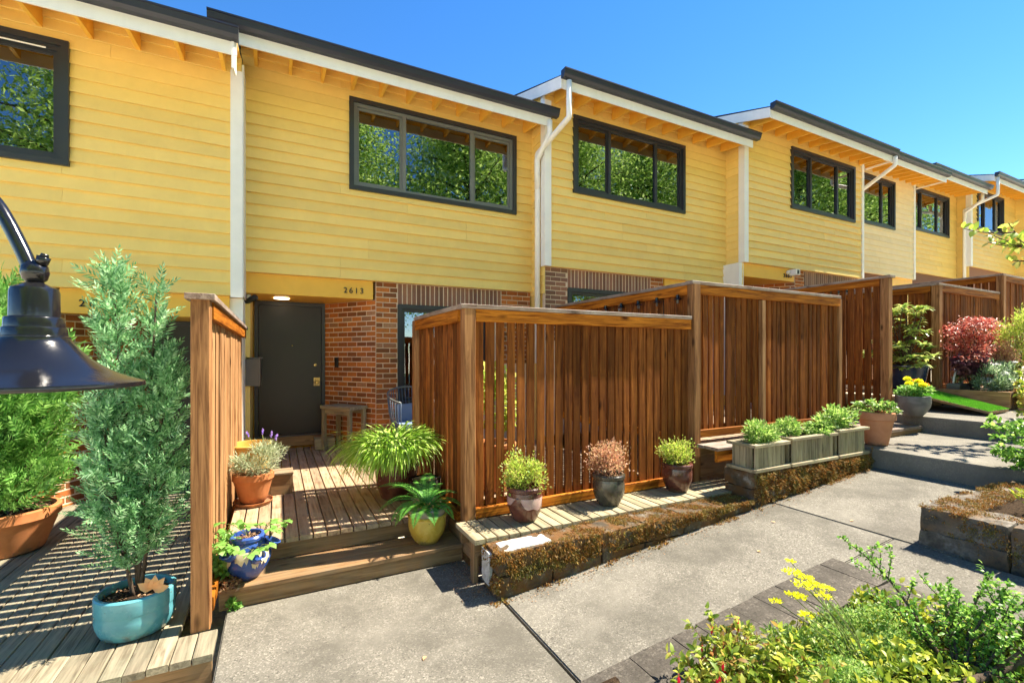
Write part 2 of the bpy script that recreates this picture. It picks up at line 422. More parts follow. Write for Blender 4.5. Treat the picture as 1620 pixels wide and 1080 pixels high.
class MB:
    def __init__(s): s.V = []; s.F = []
    def box(s, x0, x1, y0, y1, z0, z1):
        n = len(s.V)
        s.V += [(x0, y0, z0), (x1, y0, z0), (x1, y1, z0), (x0, y1, z0), (x0, y0, z1), (x1, y0, z1), (x1, y1, z1), (x0, y1, z1)]
        s.F += [[n + i for i in f] for f in ((0, 3, 2, 1), (4, 5, 6, 7), (0, 1, 5, 4), (1, 2, 6, 5), (2, 3, 7, 6), (3, 0, 4, 7))]
        return s
    def hexa(s, P):
        n = len(s.V); s.V += P
        s.F += [[n + i for i in f] for f in ((0, 3, 2, 1), (4, 5, 6, 7), (0, 1, 5, 4), (1, 2, 6, 5), (2, 3, 7, 6), (3, 0, 4, 7))]
        return s
    def prism_x(s, prof, x0, x1):          # profile in (y, z), counter-clockwise seen from +x
        n = len(s.V); k = len(prof)
        s.V += [(x0, y, z) for y, z in prof] + [(x1, y, z) for y, z in prof]
        s.F += [[n + i, n + (i + 1) % k, n + k + (i + 1) % k, n + k + i] for i in range(k)]
        s.F += [[n + i for i in range(k - 1, -1, -1)], [n + k + i for i in range(k)]]
        return s
    def tube(s, pts, rad, seg=8, cap=True):
        pts = [Vector(p) for p in pts]
        if not hasattr(rad, '__len__'): rad = [rad] * len(pts)
        n0 = len(s.V); prev = None
        for i, p in enumerate(pts):
            t = (pts[min(i + 1, len(pts) - 1)] - pts[max(i - 1, 0)]).normalized()
            if prev is None:
                ref = Vector((0, 0, 1)) if abs(t.z) < .9 else Vector((1, 0, 0)); a = t.cross(ref).normalized()
            else:
                a = (prev - t * prev.dot(t)).normalized()
            prev = a; b = t.cross(a)
            for j in range(seg):
                q = 2 * math.pi * j / seg
                s.V.append(tuple(p + (a * math.cos(q) + b * math.sin(q)) * rad[i]))
        for i in range(len(pts) - 1):
            for j in range(seg):
                a0 = n0 + i * seg + j; a1 = n0 + i * seg + (j + 1) % seg
                s.F.append([a0, a1, a1 + seg, a0 + seg])
        if cap:
            s.F.append([n0 + j for j in range(seg - 1, -1, -1)]); e = n0 + (len(pts) - 1) * seg
            s.F.append([e + j for j in range(seg)])
        return s
    def build(s, name, mat, loc=(0, 0, 0), parent=None, smooth=False, kind=None, local=False):
        if local: V = s.V
        else: V = [(x - loc[0], y - loc[1], z - loc[2]) for x, y, z in s.V]
        return add(name, mesh(name, V, s.F, mat, smooth), loc, parent, None, kind)
def lathe_mesh(prof, mat, seg=32, sx=1, sy=1, name="lathe"):
    V = []; F = []; k = len(prof)
    for j in range(seg):
        q = 2 * math.pi * j / seg
        for r, z in prof: V.append((r * math.cos(q) * sx, r * math.sin(q) * sy, z))
    for j in range(seg):
        for i in range(k - 1):
            a = j * k + i; b = ((j + 1) % seg) * k + i
            F.append([a, b, b + 1, a + 1])
    me = mesh(name, V, F, mat, True)
    me.set_sharp_from_angle(angle=R(32))
    return me
def smooth_path(pts, n=6):
    out = []; P = [Vector(p) for p in pts]
    for i in range(len(P) - 1):
        p0 = P[max(i - 1, 0)]; p1 = P[i]; p2 = P[i + 1]; p3 = P[min(i + 2, len(P) - 1)]
        for k in range(n):
            t = k / n
            out.append(.5 * ((2 * p1) + (-p0 + p2) * t + (2 * p0 - 5 * p1 + 4 * p2 - p3) * t * t + (-p0 + 3 * p1 - 3 * p2 + p3) * t ** 3))
    out.append(P[-1]); return out
def rough_box(dx, dy, dz, mat, seed, res=.04, amp=.012, name="block", shrink=.010):
    bm = bmesh.new(); bmesh.ops.create_cube(bm, size=1)
    for v in bm.verts: v.co = Vector((v.co.x * dx, v.co.y * dy, v.co.z * dz))
    for ax, d in enumerate((dx, dy, dz)):
        n = max(1, min(24, int(d / res)))
        for i in range(1, n):
            no = Vector((0, 0, 0)); no[ax] = 1; co = Vector((0, 0, 0)); co[ax] = -d / 2 + d * i / n
            bmesh.ops.bisect_plane(bm, geom=bm.verts[:] + bm.edges[:] + bm.faces[:], plane_co=co, plane_no=no)
    for v in bm.verts:
        p = v.co
        e = sum(1 for a, d in zip(p, (dx, dy, dz)) if abs(abs(a) - d / 2) < 1e-4)
        if e >= 2: v.co = p * (1 - shrink * e)
    for v in bm.verts:
        nv = mnoise.noise_vector(v.co * 9 + Vector((seed * 3.7, seed, 0))) + .6 * mnoise.noise_vector(v.co * 26 + Vector((seed, 1.3 * seed, 5)))
        v.co += nv * amp
    me = D.meshes.new(name); bm.to_mesh(me); bm.free(); me.materials.append(MATS[mat])
    me.polygons.foreach_set("use_smooth", [True] * len(me.polygons)); me.update()
    me.set_sharp_from_angle(angle=R(48))
    return me

# ---- foliage -----------------------------------------------------------------
def unit(a): return a / np.maximum(np.linalg.norm(a, axis=1, keepdims=True), 1e-9)
def leaf_geo(P, Dr, N, L, Wd, fold=.25, bend=.0, mid=.42):
    """folded diamond leaves: base, left, tip, right -> two triangles each"""
    n = len(P); L = np.broadcast_to(np.asarray(L, float), (n,))[:, None]; Wd = np.broadcast_to(np.asarray(Wd, float), (n,))[:, None]
    Dr = unit(Dr); S = unit(np.cross(Dr, N)); U = np.cross(S, Dr)
    base = P; tip = P + Dr * L - U * L * bend
    l = P + Dr * L * mid + S * Wd * .5 + U * Wd * fold
    r = P + Dr * L * mid - S * Wd * .5 + U * Wd * fold
    V = np.stack([base, l, tip, r], 1).reshape(-1, 3)
    i = np.arange(n)[:, None] * 4
    F = np.concatenate([i + [0, 2, 1], i + [0, 3, 2]], 1).reshape(-1, 3)
    return V, F
def leaf_geo6(P, Dr, N, L, Wd, fold=.2, bend=.15):
    """broader six-sided leaves, four triangles each"""
    n = len(P); L = np.broadcast_to(np.asarray(L, float), (n,))[:, None]; Wd = np.broadcast_to(np.asarray(Wd, float), (n,))[:, None]
    Dr = unit(Dr); S = unit(np.cross(Dr, N)); U = np.cross(S, Dr)
    m = P + Dr * L * .55 + U * L * bend * .3
    tip = P + Dr * L - U * L * bend
    l1 = P + Dr * L * .3 + S * Wd * .5 + U * Wd * fold; l2 = P + Dr * L * .68 + S * Wd * .42 + U * Wd * fold * .6
    r1 = P + Dr * L * .3 - S * Wd * .5 + U * Wd * fold; r2 = P + Dr * L * .68 - S * Wd * .42 + U * Wd * fold * .6
    V = np.stack([P, l1, l2, tip, r2, r1, m], 1).reshape(-1, 3)
    i = np.arange(n)[:, None] * 7
    F = np.concatenate([i + a for a in ([0, 6, 1], [1, 6, 2], [2, 6, 3], [3, 6, 4], [4, 6, 5], [5, 6, 0])], 1).reshape(-1, 3)
    return V, F
def merge(gs):
    V = []; F = []; o = 0
    for v, f in gs: V.append(v); F.append(f + o); o += len(v)
    return np.concatenate(V), np.concatenate(F)
def rdir(n):
    a = rng.normal(size=(n, 3)); return unit(a)
def ellipsoid_pts(n, c, r, shell=.55):
    d = rdir(n); k = shell + (1 - shell) * rng.random((n, 1)) ** .6
    return np.array(c) + d * k * np.array(r), d
def clump_pts(n, c, r, k=14, cr=.35, shell=.5):
    """points gathered in k clumps over an ellipsoid, so the outline is uneven and gaps remain"""
    cs, _ = ellipsoid_pts(k, c, np.array(r) * (1 - cr * .6), shell)
    id = rng.integers(0, k, n)
    sc = (.65 + .7 * rng.random(k))[id][:, None]
    d = rdir(n)
    P = cs[id] + d * (rng.random((n, 1)) ** .45) * np.array(r) * cr * sc
    out = unit(unit(P - np.array(c)) + .6 * d)
    return P, out
def foliage(name, g, mat, loc, parent, kind="stuff"):
    V, F = g
    return add(name, mesh_np(name, V - np.array(loc), F, mat), loc, parent, None, kind)
def leafy(P, out, L, Wd, up=.3, jitter=.5, six=False, fold=.25, bend=.1):
    n = len(P)
    Dr = unit(out + np.array([0, 0, up]) + jitter * rng.normal(size=(n, 3)))
    N = unit(np.array([0, 0, 1.0]) + .6 * rng.normal(size=(n, 3)))
    s = .7 + .6 * rng.random(n)
    return (leaf_geo6 if six else leaf_geo)(P, Dr, N, L * s, Wd * s, fold, bend)
def conifer_geo(spindles, n, sl=.11, ll=.030, lw=.009, nl=13):
    """flat sprays of narrow leaflets gathered round a few leaders; spindle = (base, top, rmax, weight)"""
    w = np.array([s[3] for s in spindles]); id = rng.choice(len(spindles), n, p=w / w.sum())
    B = np.array([s[0] for s in spindles])[id]; T = np.array([s[1] for s in spindles])[id]; rm = np.array([s[2] for s in spindles])[id]
    t = rng.random(n) ** .85
    prof = np.clip(np.minimum(.35 + t * 2.6, (1.03 - t) ** .75 * 1.35), .05, 1)
    ang = rng.random(n) * 2 * math.pi
    lump = .78 + .3 * np.sin(ang * 3 + t * 19 + id) * np.sin(t * 31 + ang * 2)
    rad = rm * prof * lump * (.35 + .65 * rng.random(n) ** .5)
    ra = np.stack([np.cos(ang), np.sin(ang), np.zeros(n)], 1)
    P = B + (T - B) * t[:, None] + ra * rad[:, None]
    Dr = unit(ra * (.75 - .4 * t[:, None]) + np.array([0, 0, .75]) + .35 * rng.normal(size=(n, 3)))
    Sd = unit(np.cross(Dr, ra + .8 * rng.normal(size=(n, 3))))
    Nn = np.cross(Sd, Dr)
    gs = []
    sL = sl * (.6 + .7 * rng.random(n))[:, None]
    for k in range(nl):
        f = (k // 2 + .4) / (nl / 2); s = 1 if k % 2 else -1
        if k == nl - 1: s = 0
        p = P + Dr * sL * f * .85
        d = unit(Dr * .9 + Sd * s * (1.0 - .45 * f) + .12 * rng.normal(size=(n, 3)))
        q = ll * (1.25 - .6 * f) * (.8 + .4 * rng.random(n)) * (sL[:, 0] / sl)
        gs.append(leaf_geo(p, d, Nn, q, lw * (.8 + .4 * rng.random(n)), .15))
    return merge(gs)
def stems(parent, loc, name, base, ends, r0, r1, mat, sag=.0, seg=5):
    mb = MB()
    for e in ends:
        b = Vector(base) + Vector((random.uniform(-.02, .02), random.uniform(-.02, .02), 0)); e = Vector(e)
        m = (b + e) / 2 + Vector((random.uniform(-.04, .04), random.uniform(-.04, .04), sag + .05))
        mb.tube(smooth_path([b, m, e], 3), [r0 + (r1 - r0) * i / 6 for i in range(7)], seg)
    return mb.build(name, mat, loc, parent, True, "stuff")

# ------------------------------------------------------------------ ground and path
def zp(x):                       # top of the path along X (it climbs to the right, with two steps)
    if x < 1.4: return 0.0
    if x < 6.2: return .068 + (x - 1.4) * (.41 - .068) / 4.8
    if x < 8.0: return .62 + (x - 6.2) * .015
    if x < 10.5: return .86 + (x - 8.0) * .03
    return .935 + (min(x, 34) - 10.5) * .085
zp0 = lambda x: 0.0 if x < 1.4 else .04 * 0 + (x - 1.4) * .41 / 4.8 if x < 6.2 else zp(x)
xs = [-400, -60, -20, -6, 0, 1.4] + [1.4 + .8 * i for i in range(1, 42)] + [60, 400]
ysg = [-400, -60, -20, -8, -4, 0, 4, 8, 12, 20, 60, 400]
gV = [(x, y, (zp0(x - .82) - .16) if x < 34 else zp(34) - .16) for x in xs for y in ysg]
ny = len(ysg)
gF = [[i * ny + j, (i + 1) * ny + j, (i + 1) * ny + j + 1, i * ny + j + 1] for i in range(len(xs) - 1) for j in range(ny - 1)]
ground = add("ground", mesh("ground", gV, gF, "bounce_gravel"), (0, 0, 0), None, None, "structure")  # unseen yard surface doubles as an added reflector for the house fronts
path = add("path", None, (0, 0, 0), None, None, "structure")
def slab(name, x0, x1, y0, y1, z0, z1, parent, mat="concrete", th=.22):
    loc = ((x0 + x1) / 2, (y0 + y1) / 2, (z0 + z1) / 2)
    c = .008
    bm = bmesh.new()
    vs = [bm.verts.new((x - loc[0], y - loc[1], z - loc[2])) for x, y, z in
          ((x0, y0, z0 - th), (x1, y0, z1 - th), (x1, y1, z1 - th), (x0, y1, z0 - th), (x0, y0, z0), (x1, y0, z1), (x1, y1, z1), (x0, y1, z0))]
    for f in ((0, 3, 2, 1), (4, 5, 6, 7), (0, 1, 5, 4), (1, 2, 6, 5), (2, 3, 7, 6), (3, 0, 4, 7)): bm.faces.new([vs[i] for i in f])
    top = [e for e in bm.edges if all(v in vs[4:] for v in e.verts)]
    bmesh.ops.bevel(bm, geom=top, offset=c, segments=2, affect='EDGES')
    me = D.meshes.new(name); bm.to_mesh(me); bm.free(); me.materials.append(MATS[mat])
    return add(name, me, loc, parent)
slab("path_slab", -.30, 1.394, -.5, 3.62, 0, 0, path)
slab("path_slab", 1.412, 4.36, 1.9, 2.95, zp0(1.41), zp0(4.36), path)
slab("path_slab", 3.62, 4.36, -3, 1.894, zp0(3.62), zp0(4.36), path)
slab("path_slab", 4.374, 6.26, 1.5, 2.95, zp0(4.374), zp0(6.199), path)
slab("path_slab", 6.2, 8.06, .4, 3.6, .62, .647, path, "concrete_smooth", .36)
slab("path_slab", 8.0, 10.5, .4, 3.5, .86, .935, path, "concrete_smooth", .36)
slab("path_slab", 10.508, 30, .4, 2.72, .935, 2.59, path)
# soil in the joints and beside the bed
bed_soil = MB()
bed_soil.hexa([(1.45, -2.5, -.1), (3.58, -2.5, .0), (3.58, 1.9, .0), (1.45, 1.9, -.1), (1.45, -2.5, .03), (3.58, -2.5, .12), (3.58, 1.9, .12), (1.45, 1.9, .03)])
o = bed_soil.build("bed_soil", "soil", (2.5, 0, 0)); o["kind"] = "structure"

# ------------------------------------------------------------------ the row of townhouses
# x0, x1, front Y, step height, window x0, x1, entry side, which end carries the white corner board
HOUSES = [
    (-4.83, -.385, 6.55, -.37, -4.55, -2.03, 'R', 'R'),
    (-.42, 3.93, 6.96, 0.0, .98, 3.54, 'L', None),
    (3.93, 8.29, 6.53, .38, 4.53, 7.02, 'R', 'L'),
    (8.29, 12.60, 6.12, .77, 9.84, 12.16, 'L', 'LR'),
    (12.62, 16.45, 6.66, 1.11, 13.1, 15.25, 'R', 'R'),
    (16.5, 20.25, 7.05, 1.48, 17.2, 19.6, None, None),
    (20.3, 24.0, 6.72, 1.85, 20.85, 22.85, None, 'L'),
    (24.0, 28.2, 6.32, 2.22, 25.2, 27.2, None, 'L'),
]
HL = [
    "yellow clapboard townhouse behind the black lamp shade, its house number partly hidden by a conifer",
    "yellow clapboard townhouse with the dark front door and the number 2613",
    "yellow clapboard townhouse between 2613 and 2609, white downspout at its left corner",
    "yellow clapboard townhouse numbered 2609 with a diagonal white downspout under its right eave",
    "paler clapboard townhouse set back right beside 2609",
    "far clapboard townhouse set back behind a pair of joined white downspouts",
    "far yellow townhouse with a big white gable board and downspout at its left corner",
    "farthest yellow townhouse, only a sliver at the end of the row",
]
NUMS = ["2615", "2613", None, "2609", None, None, None, None]
CL, NC = .1493, 19
def digit_mesh(ch, size):
    cu = D.curves.new("numeral", 'FONT'); cu.body = ch; cu.size = size; cu.extrude = .006; cu.offset = .0005; cu.align_x = 'CENTER'
    ob = D.objects.new("tmp", cu); COL.objects.link(ob)
    dg = bpy.context.evaluated_depsgraph_get(); me = D.meshes.new_from_object(ob.evaluated_get(dg))
    D.objects.remove(ob); me.materials.clear(); me.materials.append(MATS["black_plastic"]); return me
def clap(x0, x1, y, z0, z1, mat, parent, ch_top=None):
    key = ("clap", round(x1 - x0, 3), round(z1 - z0, 3), mat)
    if key not in CACHE:
        h = (z1 - z0)
        m = MB().prism_x([(-.036, -h / 2 + .003), (-.034, -h / 2), (-.028, -h / 2), (-.008, -h / 2 + .022), (0, -h / 2 + .022), (0, h / 2 + .026), (-.004, h / 2 + .026)][::-1], -(x1 - x0) / 2, (x1 - x0) / 2)
        CACHE[key] = mesh("clapboard", m.V, m.F, mat)
    return add("clapboard", CACHE[key], ((x0 + x1) / 2, y, (z0 + z1) / 2), parent)
def bricks(parent, p0, ang, length, z0, z1, mat="brick", depth=.05, half=True, seed=0):
    """running-bond bricks; p0 = start, ang = direction of the wall in plan, outward normal is to the right of the direction"""
    d = Vector((math.cos(ang), math.sin(ang), 0)); n = Vector((d.y, -d.x, 0))
    rows = int(round((z1 - z0) / .0762)); ch = (z1 - z0) / rows
    for r_ in range(rows):
        x = 0.0 if r_ % 2 == 0 else -.1
        while x < length - .01:
            a = max(x, 0) + .0065; b = min(x + .203, length) - .0065
            if b - a > .03:
                me = boxmesh(round(b - a, 3), depth, ch - .014, mat, .003)
                c = Vector(p0) + d * ((a + b) / 2) + n * (-depth / 2 + .003 + random.uniform(-.0015, .002))
                o_ = add("brick", me, (c.x, c.y, z0 + ch * (r_ + .5)), parent, (0, 0, ang))
            x += .203
def soldiers(parent, x0, x1, y, z0, z1, mat="brick_brown"):
    n = int(round((x1 - x0) / .0735)); w = (x1 - x0) / n
    me = boxmesh(w - .013, .05, z1 - z0 - .012, mat, .003)
    for i in range(n):
        add("brick", me, (x0 + w * (i + .5), y + .026 + random.uniform(-.0015, .0015), (z0 + z1) / 2), parent)
def make_window(house, x0, x1, y, z0, z1, cols=(.29, .71), frame="black_frame", inner="grey_frame", blind=.18, plain=False, blinds=(1, 1, 1)):
    """outer casing is the part; panes, mullions, sashes and blinds are its pieces"""
    c = (x0 + x1) / 2, y, (z0 + z1) / 2
    m = MB(); t = .062; f0, f1 = y - .058, y + .03
    m.box(x0 - t, x1 + t, f0, f1, z1, z1 + t).box(x0 - t, x1 + t, f0, f1, z0 - t, z0).box(x0 - t, x0, f0, f1, z0, z1).box(x1, x1 + t, f0, f1, z0, z1)
    win = m.build("window", frame, c, house)
    m = MB(); t = .045; g0, g1 = y - .022, y + .05
    m.box(x0, x1, g0, g1, z1 - t, z1).box(x0, x1, g0, g1, z0, z0 + t).box(x0, x0 + t, g0, g1, z0 + t, z1 - t).box(x1 - t, x1, g0, g1, z0 + t, z1 - t)
    m.build("inner_frame", inner, c, win)
    w = x1 - x0; xs_ = [x0 + t] + [x0 + w * q for q in cols] + [x1 - t]
    for q in xs_[1:-1]:
        box("mullion", q - .028, q + .028, y - .026, y + .045, z0 + t, z1 - t, inner, win, .004)
    for i in range(len(xs_) - 1):
        a = xs_[i] + (.028 if i else 0); b = xs_[i + 1] - (.028 if i < len(xs_) - 2 else 0)
        yy = y + (.012 if i % 2 else .024)
        if i != 1 and len(cols) == 2:                                   # sliding sashes either side of the fixed pane
            m = MB(); s = .035
            m.box(a, b, yy - .012, yy + .012, z1 - t - s, z1 - t).box(a, b, yy - .012, yy + .012, z0 + t, z0 + t + s)
            m.box(a, a + s, yy - .012, yy + .012, z0 + t + s, z1 - t - s).box(b - s, b, yy - .012, yy + .012, z0 + t + s, z1 - t - s)
            m.build("sash", inner if not plain else frame, c, win)
            a += s; b -= s
        box("pane", a, b, yy - .002, yy + .002, z0 + t, z1 - t, "glass", win, .0005, axis=0)
        if blinds[i]:
            bh = blind * (z1 - z0) if blinds[i] == 1 else (z1 - z0) * .97
            box("blind", a, b, y + .10, y + .112, z1 - bh, z1 + .02, "blind" if blinds[i] == 1 else "blind_dark", win, .001)
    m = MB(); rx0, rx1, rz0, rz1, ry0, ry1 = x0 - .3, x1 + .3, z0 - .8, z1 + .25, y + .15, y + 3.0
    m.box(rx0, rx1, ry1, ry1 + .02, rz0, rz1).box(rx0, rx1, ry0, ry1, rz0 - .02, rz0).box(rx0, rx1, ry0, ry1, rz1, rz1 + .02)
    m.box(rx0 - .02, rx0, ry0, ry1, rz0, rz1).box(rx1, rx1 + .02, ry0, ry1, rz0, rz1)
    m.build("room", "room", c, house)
    return win
GUT = [(0, .0), (-.075, .0), (-.10, .035), (-.115, .095), (-.125, .10), (-.125, .118), (-.112, .118), (0, .118)]
hobj = []
for i, (x0, x1, Y, dz, wx0, wx1, entry, trim) in enumerate(HOUSES):
    h = thing("townhouse", (x0, Y, dz), HL[i], "townhouse", "yellow townhouses in a stepped row")
    hobj.append(h)
    zb, zt = 2.80 + dz, 2.80 + dz + CL * NC
    wz0, wz1 = zb + CL * 9, zb + CL * 17
    cmat = "yellow_pale" if i == 4 else "yellow"
    wall = MB()
    wall.box(x0, wx0, Y, Y + .12, zb, zt + .08).box(wx1, x1, Y, Y + .12, zb, zt + .08)
    wall.box(wx0, wx1, Y, Y + .12, zb, wz0).box(wx0, wx1, Y, Y + .12, wz1, zt + .08)
    wall = wall.build("siding_wall", cmat, (x0, Y, zb), h)
    for k in range(NC):
        z0 = zb + CL * k
        if 9 <= k < 17:
            clap(x0 + .002, wx0 - .002, Y, z0, z0 + CL, cmat, wall); clap(wx1 + .002, x1 - .002, Y, z0, z0 + CL, cmat, wall)
        else:
            j = random.choice((.28, .37, .5, .63, .72)); xj = round(x0 + (x1 - x0) * j, 2)
            clap(x0 + .002, xj - .001, Y, z0, z0 + CL, cmat, wall); clap(xj + .001, x1 - .002, Y - random.uniform(0, .0015), z0, z0 + CL, cmat, wall)
    box("frieze_board", x0 + .004, x1 - .004, Y - .04, Y - .001, zt - .02, zt + .075, "yellow", h)
    # windows
    if i == 0: make_window(h, wx0, wx1, Y, wz0, wz1, (.36, .68), inner="black_frame", blinds=(1, 0, 2))
    elif i == 1: make_window(h, wx0, wx1, Y, wz0, wz1, (.285, .715), blind=.26)
    else: make_window(h, wx0, wx1, Y, wz0, wz1, (.29, .73) if i < 5 else (.27, .70), inner="black_frame", blind=.12, plain=True, blinds=(0, 1, 0) if i < 3 else (2, 0, 2) if i > 3 else (2, 0, 2))
    if i == 0: box("track_strip", wx0, wx1 - .12, Y - .05, Y - .044, wz1 - .06, wz1 - .045, "white", h, .001)
    # roof, eave
    O = {4: .70, 5: .76}.get(i, .60); yf = Y - O; P_ = .30
    zf0, zf1 = 5.385 + dz, 5.575 + dz
    xl = x0 - (.06 if trim and 'L' in trim else 0) - (.26 if i == 1 else 0); xr = x1 + (.06 if i in (3, 4) else -.01 if i == 0 else 0)
    box("fascia", x0 - (.05 if trim and 'L' in trim else 0), xr, yf - .02, yf, zf0, zf1, "white", h, .002)
    m = MB()
    yr = Y + 4.6
    zs = lambda yy: zf1 - .045 + (yy - yf) * P_
    m.prism_x([(yf - .04, zs(yf - .04) + .02), (yr, zs(yr) + .02), (yr, zs(yr) + .11), (yf - .04, zs(yf - .04) + .075)], xl, xr + (.08 if i not in (0, 3) else .0))
    m.prism_x([(yr, zs(yr) + .02), (yr + 4.6, zs(yf)), (yr + 4.6, zs(yf) + .08), (yr, zs(yr) + .11)], xl, xr)
    m.build("roof", "roofing", (x0, Y, zf1), h)
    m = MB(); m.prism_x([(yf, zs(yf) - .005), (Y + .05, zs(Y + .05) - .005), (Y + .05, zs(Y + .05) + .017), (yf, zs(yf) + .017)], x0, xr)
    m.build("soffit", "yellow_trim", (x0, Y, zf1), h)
    nr = 11; yw = Y - .03
    key = ("rafter",)
    if key not in CACHE:
        m = MB(); m.prism_x([(0, .05), (.57, .05 + .57 * P_ * .35), (.57, .05 + .57 * P_ * .35 + .20), (.57, .14 + .57 * P_), (0, .14)], -.02, .02)
        CACHE[key] = mesh("rafter", m.V, m.F, "yellow_trim")
    for k in range(nr):
        add("rafter", CACHE[key], (x0 + .18 + (x1 - x0 - .36) * k / (nr - 1), yf + .001, zf0), h).scale = (1, (O - .03) / .57, 1 if O < .7 else 1.0)
    m = MB(); m.prism_x([(yf - .021 + a, zf1 - .05 + b) for a, b in GUT][::-1], xl - .03, xr + (.10 if i not in (0, 3, 4) else .02))
    m.build("gutter", "gutter", (x0, Y, zf1), h)
    if trim and 'L' in trim:                                   # sloping gable board over the lower neighbour
        m = MB(); xa = x0 - .085
        m.prism_x([(yf - .02, zf0), (yr, zs(yr) - .17), (yr, zs(yr) + .015), (yf - .02, zf1 - .005)], xa, xa + .024)
        m.build("gable_board", "white", (x0, Y, zf1), h)
    # walls at the two ends
    m = MB(); m.box(x0 + .01, x0 + .10, Y + .12, Y + 9, -.2 + min(dz, 0), zt - .2); m.box(x1 - .10, x1 - .01, Y + .12, Y + 9, -.2 + min(dz, 0), zt - .2)
    m.box(x0, x1, Y + 8.9, Y + 9, -.2, zt)
    m.prism_x([(Y + .12, zt - .2), (Y + 9, zt - .2), (yr, zs(yr))], x0 + .01, x0 + .10)
    m.build("side_wall", "yellow", (x0, Y, zb), h)
    if trim and 'L' in trim:                                   # clapboards on the short return beside the lower neighbour
        ret = HOUSES[i - 1][2] - Y + .02
        kk = ("ret", round(ret, 3))
        if kk not in CACHE:
            m = MB(); m.prism_x([(.024, -CL / 2), (0, -CL / 2), (0, CL / 2 + .012), (.006, CL / 2 + .012)], -ret / 2, ret / 2)
            CACHE[kk] = mesh("clapboard", m.V, m.F, "yellow")
        for k in range(NC + 1):
            if zb + CL * (k + 1) < zt + .16: add("clapboard", CACHE[kk], (x0 + .004, Y + ret / 2 + .01, zb + CL * (k + .5)), wall, (0, 0, R(90)))
        for k in range(3): add("clapboard", CACHE[kk], (x0 + .004, Y + ret / 2 + .01, zb - CL * (k + .5)), wall, (0, 0, R(90)))
        m = MB(); m.box(x0 - .032, x0 + .095, Y - .046, Y - .002, zb, zf1 - .06); m.box(x0 - .032, x0 - .005, Y - .002, Y + .085, zb, zt + .05)
        m.build("corner_board", "white", (x0, Y, zb), h)
    if trim and 'R' in trim:
        w = .115 if i == 0 else .07
        m = MB(); m.box(x1 - w, x1 + .012, Y - .046, Y - .002, zb - (.02 if i == 0 else 0), zf1 - .05 if i == 0 else zt); m.box(x1 + .002, x1 + .024, Y - .002, Y + .45, zb, zt)
        m.build("corner_board", "white", (x1, Y, zb), h)
        if i in (3, 4):                                        # white strip closing the end of the eave
            box("eave_end_board", xr - .022, xr - .002, yf, Y - .04, zf0 + .02, zf0 + .06, "white", h)
        if i == 0:
            m = MB(); m.prism_x([(yf - .05, zf0 - .16), (yf + .30, zf0 - .06), (yf + .30, zf1 + .06), (yf - .05, zf1 - .06)], x1 - .06, x1 - .035)
            m.build("eave_end_board", "white", (x1, Y, zf1), h)
    # ---- ground floor
    by = Y + .025
    zl = 2.53 + dz
    if entry:
        W_ = 1.68
        if entry == 'L': bx0, bx1 = x0 + .04, x0 + W_
        else: bx0, bx1 = x1 - W_, x1 - (.13 if i == 0 else .02)
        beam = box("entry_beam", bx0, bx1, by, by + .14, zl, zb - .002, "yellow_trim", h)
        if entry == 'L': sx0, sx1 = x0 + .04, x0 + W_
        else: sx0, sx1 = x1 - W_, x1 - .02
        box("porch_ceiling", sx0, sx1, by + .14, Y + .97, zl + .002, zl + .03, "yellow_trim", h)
        if NUMS[i]:
            nx = bx1 - .16 if entry == 'L' else -1.62
            if i == 3: nx = bx1 - .12
            sp = .075
            for q, ch in enumerate(NUMS[i]):
                xx = nx - (3 - q) * sp if entry == 'L' else nx - 0.26 + q * .085
                add("numeral", digit_mesh(ch, .112), (xx, by - .0095, zl + .075), beam, (R(90), 0, 0))
        # recessed door wall, door, angled brick wall
        yd = Y + .94
        s = 1 if entry == 'L' else -1
        ox = x0 if entry == 'L' else x1                      # party-wall side
        X = lambda q: ox + s * q
        dl, dr = X(.10), X(1.10)
        lo, hi = min(dl, dr), max(dl, dr)
        zd = .30 + dz
        if i <= 3:
            dw = MB().box(min(X(.02), X(1.25)), max(X(.02), X(1.25)), yd + .06, yd + .12, zd - .3, zl + .03).build("door_wall", "yellow_trim", (ox, yd, zd), h)
            m = MB(); a0, a1 = lo + .02, hi
            m.box(a0, a0 + .05, yd - .02, yd + .058, zd + .17, zl).box(a1 - .05, a1, yd - .02, yd + .058, zd + .17, zl).box(a0 + .05, a1 - .05, yd - .02, yd + .058, zl - .06, zl)
            door = m.build("door", "black_frame", (a0, yd, zd), h)
            box("door_leaf", a0 + .052, a1 - .052, yd + .005, yd + .05, zd + .19, zl - .062, "door", door, .004)
            box("threshold", a0, a1, yd - .05, yd + .05, zd + .02, zd + .165, "tan_wood_x", door)
            box("sill_strip", a0, a1, yd - .06, yd + .02, zd + .167, zd + .186, "grey_pot", door)
            hx = a1 - .12 if s > 0 else a0 + .12
            box("lock_plate", hx - .045, hx + .045, yd - .004, yd + .004, zd + .93, zd + 1.06, "brass", door)
            kn = lathe_mesh([(0, .06), (.02, .058), (.028, .045), (.026, .03), (.012, .02), (.012, 0)], "brass", 16)
            add("knob", kn, (hx, yd - .003, zd + .99), door, (R(90), 0, 0))
            add("deadbolt", lathe_mesh([(0, .02), (.022, .018), (.026, 0)], "brass", 16), (hx - s * .02, yd + .004, zd + 1.26), door, (R(90), 0, 0))
            add("peephole", lathe_mesh([(0, .008), (.009, .007), (.011, 0)], "brass", 10), ((a0 + a1) / 2 + .02, yd + .004, zd + 1.56), door, (R(90), 0, 0))
            # angled brick wall from door jamb to the front corner
            pa = Vector((X(1.10), yd, 0)); pb = Vector((X(1.72), by, 0))
            if s < 0: pa, pb = pb, pa
            ang = math.atan2(pb.y - pa.y, pb.x - pa.x); L = (pb - pa).length
            nrm = Vector((math.sin(ang), -math.cos(ang), 0))
